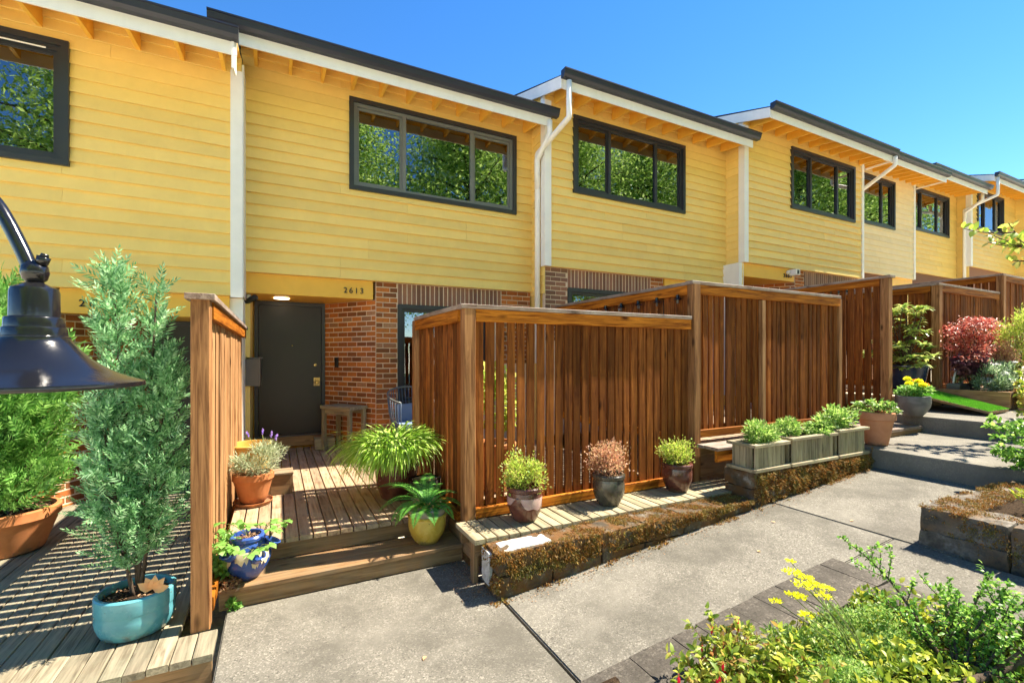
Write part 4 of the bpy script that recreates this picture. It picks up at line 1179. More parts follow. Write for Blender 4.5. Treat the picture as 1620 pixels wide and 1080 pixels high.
box("end_board", -.085, -.061, 5.22, 5.425, .302, .50, "step_y", t); box("end_board", .121, .145, 5.22, 5.425, .302, .50, "step_y", t); box("lid", -.09, .15, 5.21, 5.435, .501, .52, "deck_x", t)
sx, sy = -.185, 3.765
t = thing("strawberry_pot", (sx, sy, .143), "cobalt blue pocket pot with cream drips and strawberry leaves on the step", "potted plant")
make_pot(t, (sx, sy, .143), "blue_glaze", .105, .085, .30, rim=.010, rimh=.04, belly=.055)
gs = []
pk = []
for k, (a, zz) in enumerate(((-2.3, .235), (-1.15, .20), (-.1, .245), (2.6, .22), (.9, .235))):
    c = Vector((sx + math.cos(a) * .135, sy + math.sin(a) * .135, .143 + zz - .06))
    o_ = add("pocket", lathe_mesh([(0, 0), (.030, .004), (.045, .03), (.052, .055), (.056, .06), (.050, .062), (.040, .035), (0, .03)], "blue_glaze", 20), c, t, (-.45 * math.sin(a), .45 * math.cos(a), 0))
    pk.append((c + Vector((0, 0, .06)), a))
def drip(a0, z, w, h, seed):
    V = []; F = []; rs = random.Random(seed); n = 9
    for i in range(n):
        a = a0 + (i / (n - 1) - .5) * w
        lo = z - h * (.45 + .55 * abs(math.sin(i * 1.3 + seed))) * (1 - (2 * i / (n - 1) - 1) ** 2) ** .5
        for zz in (z, (z + lo) / 2, lo):
            q = (zz - .012) / .25; r_ = .085 + .02 * q + .055 * math.sin(math.pi * min(max(q, 0), 1)) + .0035
            V.append((math.cos(a) * r_, math.sin(a) * r_, zz))
    for i in range(n - 1):
        for j in range(2): F.append([i * 3 + j, (i + 1) * 3 + j, (i + 1) * 3 + j + 1, i * 3 + j + 1])
    return V, F
for k, (a0, z, w, h) in enumerate(((-1.75, .215, .75, .09), (-2.5, .17, .6, .06), (-.75, .20, .7, .10), (-1.2, .14, .35, .05), (.1, .17, .5, .06))):
    V, F = drip(a0, z, w, h, k); o_ = add("glaze_drip", mesh("glaze_drip", V, F, "cream_glaze", True), (sx, sy, .143), t)
mb = MB(); li = 0
tops = [(Vector((sx, sy, .43)), None)] + pk
for p0, a in tops:
    for q in range(5 if a is not None else 4):
        aa = (a if a is not None else random.uniform(0, 6.28)) + random.uniform(-.9, .9)
        bias = Vector((-.05, -.02, 0)) if random.random() < .6 else Vector((.04, 0, 0))
        L = random.uniform(.06, .16); e = p0 + Vector((math.cos(aa) * L, math.sin(aa) * L, random.uniform(.03, .12))) + bias
        mb.tube([p0, (p0 + e) / 2 + Vector((0, 0, .03)), e], .0025, 4)
        for d in (-1.15, 0, 1.15):
            P = np.array([e]); Dv = np.array([[math.cos(aa + d), math.sin(aa + d), random.uniform(-.35, .1)]])
            V, F = leaf_geo6(P, Dv, np.array([[0, 0, 1.0]]) + .25 * rng.normal(size=(1, 3)), random.uniform(.045, .06), .05, .12, .2)
            add("leaf", mesh_np("leaf", V - np.array(e), F, "lf_strawberry"), e, t)
mb.build("stem", "green_stem", (sx, sy, .4), t, True, "stuff")
P, out = clump_pts(330, (sx - .13, sy - .03, .36), (.11, .10, .16), 9, .45)
foliage("foliage", leafy(P, out, .035, .030, .2, .6, True), "lf_strawberry", (sx, sy, .4), t)
P, out = clump_pts(120, (-.27, 3.62, .03), (.05, .04, .05), 4, .5); P[:, 2] = np.maximum(P[:, 2], .005)
o = foliage("weed", leafy(P, out, .03, .02, .7), "lf_strawberry", (-.27, 3.56, .0), None, None); tag(o, "small green weed growing where the knotty post meets the concrete", "weed")

# --- golden forest grass in a dark pot
gx, gy = 1.06, 4.62
t = thing("potted_grass", (gx, gy, .302), "mound of lime green arching grass in a dark pot on the deck", "potted plant")
make_pot(t, (gx, gy, .302), "brown_glaze", .215, .15, .36, rim=.014, rimh=.06, belly=.01)
n = 1500; seg = 7
a = rng.random(n) * 2 * math.pi; 
lean = np.stack([-.30 + .66 * np.cos(a), -.12 + .6 * np.sin(a)], 1)
L = .46 + .30 * rng.random(n); r0 = .17 * rng.random(n) ** .5; a0 = rng.random(n) * 6.283
B = np.stack([gx + r0 * np.cos(a0), gy + r0 * np.sin(a0), np.full(n, .64)], 1)
hd = np.concatenate([lean, np.zeros((n, 1))], 1); hl = np.linalg.norm(hd, axis=1, keepdims=True); hd = hd / hl; hl = np.clip(hl, .25, 1.0)
th0 = 1.52 - .5 * hl[:, 0] * rng.random(n); th1 = -1.3 * (.4 + .8 * rng.random(n)) * (.5 + hl[:, 0] * .6)
wd = .0075 + .007 * rng.random(n)
side = np.stack([-hd[:, 1], hd[:, 0], np.zeros(n)], 1)
pts = [B]
for k in range(1, seg):
    f = (k - .5) / (seg - 1); th = th0 + (th1 - th0) * f
    pts.append(pts[-1] + (hd * np.cos(th)[:, None] + np.array([0, 0, 1.0]) * np.sin(th)[:, None]) * (L / (seg - 1))[:, None])
V = []; 
for k in range(seg):
    w = wd * (1 - (k / (seg - 1)) ** 2 * .92)
    V += [pts[k] + side * w[:, None], pts[k] - side * w[:, None]]
V = np.stack(V, 1).reshape(-1, 3)
i = np.arange(n)[:, None] * 2 * seg
F = np.concatenate([i + [2 * k, 2 * k + 1, 2 * k + 3] for k in range(seg - 1)] + [i + [2 * k, 2 * k + 3, 2 * k + 2] for k in range(seg - 1)], 1).reshape(-1, 3)
foliage("blades", (V, F), "lf_grass", (gx, gy, .6), t)
# dark pot with a pinkish glaze behind it, against the fence
t = thing("plant_pot", (1.24, 4.25, .302), "small black and pink glazed pot between the grass and the fern, against the fence", "plant pot")
make_pot(t, (1.24, 4.25, .302), "drip_glaze", .13, .10, .24, rim=.01, belly=.02); 
add("dark_band", lathe_mesh([(.137, .10), (.150, .13), (.150, .17), (.152, .19), (.152, .25), (.12, .25)], "black", 32), (1.24, 4.25, .302), t)

# --- sword fern in the yellow pot
fx, fy = 1.13, 3.80
t = thing("potted_fern", (fx, fy, .143), "dark green sword fern in a yellow glazed pot on the step", "potted plant")
make_pot(t, (fx, fy, .143), "yellow_glaze", .155, .105, .235, rim=.008, rimh=.02, belly=.022)
make_pot(t, (fx, fy, .20), "liner_pot", .150, .12, .235, rim=.012, rimh=.045)
for k, (dx, dy, s) in enumerate(((-.03, -.08, .03), (.02, -.10, .035), (-.08, -.04, .028))):
    add("pebble", rough_box(s * 1.5, s * 1.3, s, "pale_stone", 200 + k, .01, .004), (fx + dx, fy + dy, .425), t)
FR = [(-2.75, .40, .15), (-2.2, .36, .05), (-1.6, .26, -.05), (-.9, .30, .02), (-.35, .36, .12), (.2, .38, .3), (.9, .40, .42), (1.6, .42, .5), (2.3, .46, .42), (3.0, .44, .22), (-2.95, .34, -.05), (-.1, .30, -.02), (1.9, .34, .3), (-2.45, .42, .22), (2.65, .50, .5), (1.25, .48, .55)]
for a, L, up in FR:
    m = 34; gs = []
    pts = []
    p = Vector((fx, fy, .42)); th = .75 + up
    for k in range(m + 1):
        pts.append(p.copy()); th -= (.065 + .02 * (1 - up)) * 22 / 34
        p = p + Vector((math.cos(a) * math.cos(th), math.sin(a) * math.cos(th), math.sin(th))) * (L / m)
    mb = MB(); mb.tube([pts[0], pts[m // 3], pts[2 * m // 3], pts[m]], [.004, .003, .002, .001], 4)
    P = np.array([pts[k] for k in range(3, m)]); T = np.array([(pts[k + 1] - pts[k]).normalized() for k in range(3, m)])
    S = np.cross(T, np.array([0, 0, 1.0])); S = unit(S); U = np.cross(S, T)
    f = np.linspace(0, 1, len(P)); ln = .062 * np.sin(math.pi * (.16 + .82 * f)) + .012
    for s in (1, -1): gs.append(leaf_geo(P, unit(S * s + T * .35 + U * .08), U, ln, .0115, .1))
    gs.append(leaf_geo(P[-1:], T[-1:], U[-1:], .03, .01))
    V, F = merge(gs); V2 = np.array(mb.V); F2 = np.array([q for f_ in mb.F[:-2] for q in ([f_[0], f_[1], f_[2]], [f_[0], f_[2], f_[3]])])
    V, F = merge([(V, F), (V2, F2)])
    foliage("frond", (V, F), "lf_fern", (fx, fy, .42), t, None)
P, out = clump_pts(160, (fx, fy - .02, .43), (.15, .13, .05), 8, .5)
foliage("dead_fronds", leafy(P, out, .05, .008, -.1, .7), "dry_leaf", (fx, fy, .42), t)

# --- three glazed pots on the shelf
def small_shrub(label, x, y, z, gl, top, lf, hgt, rad, n, L, Wd, off=(0, 0)):
    t = thing("potted_shrub", (x, y, z), label, "potted plant", "small glazed pots on the shelf")
    make_pot(t, (x, y, z), gl, .138, .10, .285, rim=.014, rimh=.045, belly=.026)
    V = []; 
    # poured glaze over the shoulder
    m = 40; F = []
    for j in range(m + 1):
        a = 2 * math.pi * j / m; lo = .15 + .045 * math.sin(3 * a + x * 5) + .02 * math.sin(7 * a)
        for zz in (.205, (.205 + lo) / 2, lo):
            q = (zz - .012) / .223; r_ = .10 + .038 * q + .026 * math.sin(math.pi * q) + .003
            V.append((math.cos(a) * r_, math.sin(a) * r_, zz))
    for j in range(m):
        for i in range(2): F.append([j * 3 + i, j * 3 + i + 1, (j + 1) * 3 + i + 1, (j + 1) * 3 + i])
    if top: add("glaze_band", mesh("glaze_band", V, F, top, True), (x, y, z), t)
    b = (x, y, z + .25); c = (x + off[0], y + off[1], z + .26 + hgt * .55)
    ends = [(c[0] + random.uniform(-1, 1) * rad * .8, c[1] + random.uniform(-1, 1) * rad * .7, z + .26 + hgt * random.uniform(.45, .9)) for _ in range(16)]
    stems(t, b, "stem", b, ends, .005, .002, "red_stem")
    gs = []
    for e in ends + [tuple(np.array(c) + rng.normal(size=3) * np.array([rad, rad * .8, hgt * .5]) * .5) for _ in range(16)]:
        m_ = n // 32; P = np.array(e) + rng.normal(size=(m_, 3)) * np.array([.034, .034, .04]); out = unit(P - np.array([x, y, z + .2]))
        gs.append(leafy(P, out, L, Wd, .4, .55))
    foliage("foliage", merge(gs), lf, b, t)
small_shrub("lime green shrub in a brown pot with pink drips, nearest the fence corner post", 1.85, 3.40, .336, "brown_glaze", "drip_glaze", "lf_lime", .20, .155, 2700, .024, .014)
small_shrub("coppery pink spirea in a dark olive glazed pot in the middle of the shelf", 2.73, 3.40, .336, "dark_glaze", None, "lf_spirea", .27, .165, 2600, .024, .013, (0, 0))
small_shrub("lime green shrub in a reddish brown pot at the far end of the shelf", 3.62, 3.42, .336, "brown_glaze", None, "lf_lime", .20, .155, 2700, .024, .014)

# --- three wooden planter boxes on the taller wall
def planter(label, x0, x1, y0, y1, z, h, fl):
    t = thing("planter_box", ((x0 + x1) / 2, (y0 + y1) / 2, z), label, "planter box", "grey wooden planter boxes on the mossy wall")
    n = max(3, int(round((x1 - x0 - .06) / .066))); w = (x1 - x0 - .06) / n
    for k in range(n):
        for yy in (y0 + .03, y1 - .03): add("slat", boxmesh(round(w - .004, 3), .018, h - .06, "grey_wood_z", .003), (x0 + .03 + w * (k + .5), yy, z + .03 + (h - .06) / 2), t)
    n = max(3, int(round((y1 - y0 - .1) / .066))); w = (y1 - y0 - .1) / n
    for k in range(n):
        for xx in (x0 + .03, x1 - .03): add("slat", boxmesh(.018, round(w - .004, 3), h - .06, "grey_wood_z", .003), (xx, y0 + .05 + w * (k + .5), z + .03 + (h - .06) / 2), t)
    for za, zb_, nm in ((0, .032, "base_board"), (h - .03, h, "rim_board")):
        box(nm, x0 - .012, x1 + .012, y0 - .012, y0 + .05, z + za, z + zb_, "grey_wood_x", t); box(nm, x0 - .012, x1 + .012, y1 - .05, y1 + .012, z + za, z + zb_, "grey_wood_x", t)
        box(nm, x0 - .012, x0 + .05, y0 + .051, y1 - .051, z + za, z + zb_, "grey_wood_y", t); box(nm, x1 - .05, x1 + .012, y0 + .051, y1 - .051, z + za, z + zb_, "grey_wood_y", t)
    box("soil", x0 + .045, x1 - .045, y0 + .045, y1 - .045, z + .1, z + h - .05, "soil", t)
    fl(t, (x0 + x1) / 2, (y0 + y1) / 2, z + h)
    return t
def fl1(t, x, y, z):
    P, out = clump_pts(1900, (x + .02, y, z + .06), (.29, .17, .13), 16, .42, .4); foliage("foliage", leafy(P, out, .040, .013, .9, .7), "lf_planter", (x, y, z), t)
def fl2(t, x, y, z):
    P, out = clump_pts(1500, (x - .25, y, z + .06), (.24, .14, .11), 16, .35, .4); g1_ = leafy(P, out, .036, .016, .6, .5)
    P, out = clump_pts(1100, (x + .25, y - .02, z + .02), (.24, .16, .07), 16, .35, .4); g2_ = leafy(P, out, .045, .016, .1, .6)
    foliage("foliage", merge([g1_, g2_]), "lf_planter", (x, y, z), t)
def fl3(t, x, y, z):
    P, out = clump_pts(1700, (x - .12, y, z + .10), (.42, .18, .16), 18, .40, .4); foliage("foliage", leafy(P, out, .045, .021, .4, .55), "lf_planter", (x, y, z), t)
planter("grey slatted planter box nearest the small glazed pots, with feathery green plants", 4.10, 4.62, 2.90, 3.20, .572, .27, fl1)
planter("longest grey slatted planter box, between the other two on the mossy wall", 4.68, 5.47, 2.90, 3.22, .572, .29, fl2)
planter("grey slatted planter box beside the terracotta pot, with tall leafy plants", 5.53, 6.10, 2.90, 3.22, .572, .31, fl3)
t = thing("potted_plant", (6.50, 3.0, .625), "plain terracotta pot with sparse greenery at the end of the planter boxes", "potted plant")
make_pot(t, (6.50, 3.0, .625), "pink_terracotta", .170, .115, .40, rim=.022, rimh=.10)
P, out = clump_pts(420, (6.52, 2.98, 1.08), (.26, .22, .09), 12, .3, .5)
foliage("foliage", leafy(P, out, .045, .03, .1, .6, True), "lf_planter", (6.5, 3, 1.0), t)
stems(t, (6.5, 3, 1.0), "stem", (6.5, 3, .99), [tuple(p) for p in P[:24]], .004, .002, "red_stem", .04)
# --- grey pot of marigolds
mx_, my_ = 7.93, 3.22
t = thing("potted_marigolds", (mx_, my_, .86), "grey round pot of yellow and orange marigolds on the upper path step", "potted plant")
make_pot(t, (mx_, my_, .86), "grey_pot", .195, .11, .285, rim=0, rimh=.02, belly=.035)
P, out = clump_pts(900, (mx_, my_, 1.22), (.19, .19, .11), 14, .35, .4)
foliage("foliage", leafy(P, out, .05, .022, .6, .5), "lf_strawberry", (mx_, my_, 1.1), t)
for k, (dx, dy, dz_, mt) in enumerate(((-.15, -.02, .12, "fl_yellow"), (-.05, .04, .18, "fl_yellow"), (.05, -.05, .15, "fl_yellow"), (.14, .02, .14, "fl_orange"), (.10, -.10, .10, "fl_orange"), (-.03, -.12, .10, "fl_yellow"))):
    c = np.array([mx_ + dx, my_ + dy, 1.19 + dz_]); n = 70; d = rdir(n); d[:, 2] = np.abs(d[:, 2]) * .7
    V, F = leaf_geo6(c + d * .012, unit(d), rng.normal(size=(n, 3)), .042, .03); foliage("flower", (V, F), mt, tuple(c), t, None)

# --- navy pot with a variegated rhododendron
nx_, ny_ = 9.22, 3.86
t = thing("potted_rhododendron", (nx_, ny_, 1.155), "tall yellow-green leafy shrub in a navy glazed tub behind the marigolds", "potted plant")
make_pot(t, (nx_, ny_, 1.155), "navy_glaze", .31, .25, .40, rim=.012, rimh=.04)
heads = [(rng.normal() * .26 - .12, rng.normal() * .2, rng.random() * 1.15 - .1) for _ in range(64)] + [(-.02, 0, 1.1), (.08, .0, .98), (-.3, -.1, -.12), (-.35, -.05, .05), (.25, -.05, .55), (.3, .0, .62)]
gs = []; ends = []
for dx, dy, dz_ in heads:
    sc = 1.0 - .45 * max(dz_, 0); c = np.array([nx_ + dx * sc, ny_ + dy * sc, 1.60 + dz_ * .82]); ends.append(tuple(c))
    n = 14; a = np.arange(n) * 2.4 + rng.random() * 6; Dv = np.stack([np.cos(a), np.sin(a), -.3 + 1.3 * rng.random(n)], 1)
    gs.append(leaf_geo6(np.tile(c, (n, 1)), Dv, np.tile([0, 0, 1.0], (n, 1)),   .135 * (.7 + .5 * rng.random(n)), .050, .15, .2))
foliage("foliage", merge(gs), "lf_rhodo", (nx_, ny_, 1.6), t)
stems(t, (nx_, ny_, 1.5), "stem", (nx_, ny_, 1.52), ends, .012, .004, "bark")

# --- turf ramp and the raised bed with its timber side
t = thing("turf_ramp", (9.1, 3.1, .95), "green artificial turf ramp sloping from the deck of 2609 down to the path", "ramp")
A = [(8.66, 3.62, 1.15), (9.50, 3.62, 1.15), (9.30, 2.66, .945), (8.62, 2.66, .945)]
m = MB().hexa([(x, y, z - .035) for x, y, z in (A[3], A[2], A[1], A[0])] + [(x, y, z - .001) for x, y, z in (A[3], A[2], A[1], A[0])]); m.build("ramp_board", "step_y", (9.1, 3.1, 1), t)
n = 26000; u, v = rng.random(n), rng.random(n)
A_ = [np.array(q) for q in A]; Pt = (A_[0] * (1 - u)[:, None] + A_[1] * u[:, None]) * (1 - v)[:, None] + (A_[3] * (1 - u)[:, None] + A_[2] * u[:, None]) * v[:, None]
V, F = leaf_geo(Pt, unit(np.array([0, 0, 1.0]) + .5 * rng.normal(size=(n, 3))), rng.normal(size=(n, 3)), .018, .007)
foliage("turf", (V, F), "turf", (9.1, 3.1, 1), t)
rbed = thing("raised_planter", (10.5, 3.2, .9), "timber-sided raised bed under the red Japanese maple", "raised bed")
m = MB().hexa([(9.56, 2.72, .93), (9.60, 2.72, .93), (9.66, 3.56, .93), (9.62, 3.56, .93), (9.56, 2.72, 1.17), (9.60, 2.72, 1.17), (9.66, 3.56, 1.17), (9.62, 3.56, 1.17)]); m.build("side_board", "tan_wood_y", (9.6, 3.1, 1), rbed)
for k in range(7): add("wall_stone", rough_box(.44, .22, .27, "stone", 220 + k, .06, .016), (9.83 + .45 * k, 2.82, 1.03 + .034 * k), rbed)
box("soil", 9.66, 12.9, 2.92, 3.58, .9, 1.13, "soil", rbed)
g1 = moss_geo(1800, lambda u, v: ((9.65 + 3.1 * u, 2.705, .98 + .03 * u * 7 + .22 * v), (0, -1, 0)), 61, .06, .02, .0, 5)
foliage("moss", g1, "moss", (11, 2.7, 1.1), rbed)
# Japanese maple
jx, jy = 10.42, 3.36
t = thing("japanese_maple", (jx, jy, 1.13), "red Japanese maple with layered foliage in front of the brown corner fence", "tree")
gs = []; ends = []
for k in range(40):
    dx = rng.uniform(-.62, .62); dy = rng.uniform(-.22, .2); zz = 2.42 - .55 * dx * dx - rng.random() * .55 - .1
    c = np.array([jx + dx, jy + dy, zz]); ends.append(tuple(c)); n = 95
    P = c + rng.normal(size=(n, 3)) * np.array([.13, .09, .032]); Dv = unit(rng.normal(size=(n, 3)) * np.array([1, 1, .3]) + np.array([0, 0, -.25]))
    gs.append(leaf_geo(P, Dv, np.tile([0, 0, 1.0], (n, 1)) + .3 * rng.normal(size=(n, 3)), .065, .022, .1, .2))
foliage("foliage", merge(gs), "lf_maple", (jx, jy, 2), t)
stems(t, (jx, jy, 1.2), "branch", (jx, jy, 1.12), ends[:22], .016, .004, "bark", .1)
# dark plum heuchera under the maple, silver flowering plants, lime shrub
def bed_plant(name, label, c, r, n, k, lf, L, Wd, up=.3, cr=.35, base=None, six=False, nst=18, stemm="bark", cat="shrub", jit=.5):
    t = thing(name, base or (c[0], c[1], c[2] - r[2]), label, cat)
    P, out = clump_pts(n, c, r, k, cr, .45)
    b = base or (c[0], c[1], c[2] - r[2])
    stems(t, b, "stem", b, [tuple(p) for p in P[rng.integers(0, n, nst)]], .008, .002, stemm, .05)
    foliage("foliage", leafy(P, out, L, Wd, up, jit, six), lf, tuple(c), t)
    return t, P, out
bed_plant("plum_shrub", "dark plum-leaved plant under the red Japanese maple", (10.05, 3.30, 1.58), (.50, .22, .20), 900, 14, "lf_plum", .075, .045, six=True, base=(10.05, 3.30, 1.13))
t, P, out = bed_plant("silver_perennial", "silvery green perennial with small white flower heads in the raised bed", (10.02, 3.02, 1.36), (.46, .22, .27), 3000, 26, "lf_silver", .055, .014, .8, base=(10.0, 3.05, 1.13), cat="perennial")
gs = []
for q in rng.integers(0, len(P), 46):
    c = P[q] + np.array([0, 0, .07]); n = 26; d = rdir(n); d[:, 2] = np.abs(d[:, 2]); gs.append(leaf_geo(c + d * np.array([.035, .035, .012]), d, rng.normal(size=(n, 3)), .02, .014))
foliage("flower_heads", merge(gs), "fl_white", (10.35, 3, 1.5), t)
bed_plant("lime_shrub", "feathery lime green shrub at the right edge beside the red maple", (10.85, 2.98, 1.92), (.48, .32, .62), 4600, 40, "lf_lime", .055, .015, .8, .28, base=(10.85, 3.0, 1.13))
bed_plant("orange_shrub", "small orange-green shrub between the maple and the lime shrub", (10.45, 3.02, 1.70), (.30, .18, .20), 1100, 14, "lf_spirea", .05, .012, .5, .35, base=(10.45, 3.05, 1.13))
t = thing("planter_trough", (9.82, 3.42, 1.132), "dark trough with a white hoop handle at the foot of the maple's fence post", "planter")
box("tub", 9.72, 10.10, 3.34, 3.50, 1.132, 1.26, "grey_pot", t, .02)
m = MB().tube([(9.74 + .16 * (1 - math.cos(q)), 3.42, 1.26 + .20 * math.sin(q)) for q in np.linspace(0, 3.14, 14)], .013, 8); m.build("hoop", "white", (9.8, 3.42, 1.26), t, True)
P, out = clump_pts(260, (9.95, 3.42, 1.33), (.16, .08, .08), 8, .4); foliage("foliage", leafy(P, out, .04, .02, .6), "lf_silver", (9.9, 3.42, 1.3), t)
t = thing("plant_pot", (9.72, 2.60, .93), "small yellow pot at the lower corner of the timber bed side", "plant pot"); make_pot(t, (9.74, 2.60, .925), "yellow_glaze", .11, .08, .2)
t = thing("stone_planter", (11.75, 2.62, 1.0), "pale stone trough at the right edge under the lime shrub", "planter")
add("trough", rough_box(.55, .3, .28, "pale_stone", 240, .06, .01), (11.75, 2.74, 1.45), t); add("plinth", rough_box(.62, .36, .35, "stone", 241, .06, .01), (11.75, 2.74, 1.13), t)

# ------------------------------------------------------------------ gooseneck lamp close to the camera
lc = Vector((-.327, .952, 1.655))
t = thing("gooseneck_lamp", (-.86, 1.30, 0), "black gooseneck post lamp with a flared metal shade, close to the viewpoint", "lamp")
sh_prof = [(.1655, -.004), (.1715, -.003), (.1725, .0), (.1715, .004), (.166, .006), (.150, .0105), (.128, .0175), (.106, .027), (.085, .0395), (.069, .0525), (.058, .064), (.0525, .0715), (.0525, .074),
           (.0515, .0745), (.0485, .0755), (.0475, .086), (.0465, .088), (.0445, .0885), (.0438, .101), (.0425, .103), (.0372, .1045), (.0365, .142), (.0340, .1475), (.018, .154), (.012, .157), (0, .158)]
sh_prof = [(a * .765, b) for a, b in sh_prof]
add("shade", lathe_mesh(sh_prof, "black", 72), lc, t)
add("shade_lining", lathe_mesh([(a * .765, b) for a, b in ((.1655, -.0042), (.148, .004), (.126, .0105), (.104, .0195), (.083, .0315), (.066, .0445), (.05, .062), (0, .062))], "white", 64), lc + Vector((0, 0, .0005)), t)
add("bulb", lathe_mesh([(0, .022), (.016, .026), (.027, .042), (.027, .048), (.014, .062), (.012, .07)], "bulb", 20), lc, t)
add("swivel", lathe_mesh([(0, .0), (.008, .001), (.014, .007), (.0165, .017), (.015, .027), (.009, .034), (.0, .036)], "black", 28), lc + Vector((0, 0, .154)), t)
lf_ = Vector((-.8913, .4534, 0))
m = MB().tube([lc + Vector((0, 0, .184)) - lf_ * .010, lc + Vector((0, 0, .195)) - lf_ * .014], [.0075, .0085], 12); m.tube([lc + Vector((0, 0, .195)) - lf_ * .014, lc + Vector((0, 0, .1995)) - lf_ * .0155], [.0055, .0045], 12)
m.build("thumb_screw", "black", tuple(lc), t, True)
arm = [lc + lf_ * a + Vector((0, 0, b)) for a, b in ((.003, .168), (.013, .192), (.025, .217), (.040, .246), (.058, .275), (.085, .303), (.13, .332), (.21, .355), (.32, .35), (.46, .30))]
MB().tube(smooth_path(arm, 6), .0095, 14).build("arm", "black", tuple(lc), t, True)
pb_ = lc + lf_ * .46
MB().tube([(pb_.x, pb_.y, 0), (pb_.x, pb_.y, 1.0), (pb_.x, pb_.y, 1.99)], [.04, .032, .03], 16).build("post", "black", (pb_.x, pb_.y, 0), t, True)
add("post_cap", lathe_mesh([(.0, .06), (.02, .055), (.034, .03), (.036, 0), (0, 0)], "black", 20), (pb_.x, pb_.y, 1.98), t)

# ------------------------------------------------------------------ porch table and woven chair
ang_d = dn; nrm_d = Vector((-dn.y, dn.x, 0)) * -1
nrm_d = Vector((dn.y, -dn.x, 0))
o_ = Vector((.68, 7.90, 0))
pc = o_ + ang_d * .66 + nrm_d * .20
rz = math.atan2(ang_d.y, ang_d.x)
t = thing("side_table", (pc.x, pc.y, .302), "small grey weathered wooden table against the angled brick wall by the door", "table")
add("table_top", boxmesh(.62, .34, .045, "grey_wood_x", .006), (pc.x, pc.y, .945), t, (0, 0, rz))
for a in (-.27, .27):
    for b in (-.13, .13):
        q = pc + ang_d * a + nrm_d * b; add("leg", boxmesh(.055, .055, .62, "grey_wood_z", .004), (q.x, q.y, .612), t, (0, 0, rz))
for b in (-.13, .13):
    q = pc + nrm_d * b; add("apron", boxmesh(.48, .025, .07, "grey_wood_x", .003), (q.x, q.y, .885), t, (0, 0, rz))
tb = thing("wooden_step", (.60, 7.62, .302), "pale wooden block at the foot of the door frame by the brick wall", "block")
box("block", .50, .78, 7.42, 7.66, .302, .47, "grey_wood_x", tb, .006)
cx, cy = 1.66, 6.30
t = thing("woven_chair", (cx, cy, .302), "outdoor chair of dark blue woven cords on a bent metal frame, behind the grass", "chair")
rim = []
for q in np.linspace(-2.45, 2.45, 25):
    rim.append((cx + .33 * math.sin(q), cy + .31 * math.cos(q), 1.16 + .10 * math.cos(q)))
MB().tube(rim, .012, 8).build("back_rim", "grey_frame", (cx, cy, 1.0), t, True)
seat = [(cx + .25 * math.cos(q), cy + .25 * math.sin(q), .70) for q in np.linspace(0, 2 * math.pi, 25)]
MB().tube(seat, .012, 8, False).build("seat_ring", "grey_frame", (cx, cy, .7), t, True)
for k in range(34):
    q = -2.45 + 4.9 * k / 33; a = math.pi / 2 - q
    top = Vector((cx + .33 * math.sin(q), cy + .31 * math.cos(q), 1.16 + .10 * math.cos(q))); bot = Vector((cx + .25 * math.cos(a - .12), cy + .25 * math.sin(a - .12), .70))
    MB().tube([top, (top + bot) / 2 * 1.0 + Vector((.02 * math.sin(q), .02 * math.cos(q), 0)), bot], .0055, 5).build("cord", "strand", tuple(top), t, True)
for k in range(4):
    q = .785 + k * math.pi / 2
    MB().tube([(cx + .24 * math.cos(q), cy + .24 * math.sin(q), .70), (cx + .29 * math.cos(q), cy + .29 * math.sin(q), .302)], .013, 8).build("leg", "grey_frame", (cx, cy, .5), t, True)
add("seat_cushion", rough_box(.44, .44, .09, "cushion", 300, .06, .006), (cx, cy, .755), t)
add("back_cushion", rough_box(.38, .12, .26, "cushion", 301, .05, .012), (cx, cy + .16, .90), t, (R(-14), 0, 0))
# second table and things glimpsed through the fence slats on the same deck
t = thing("potted_plant", (2.05, 4.3, .302), "bright green plant glimpsed through the slats of the corner fence", "potted plant")
make_pot(t, (2.05, 4.4, .302), "terracotta", .2, .15, .5)
P, out = clump_pts(700, (2.05, 4.4, 1.2), (.24, .24, .4), 14, .4); foliage("foliage", leafy(P, out, .07, .04, .5, .5, True), "lf_lime", (2.05, 4.4, 1.2), t)

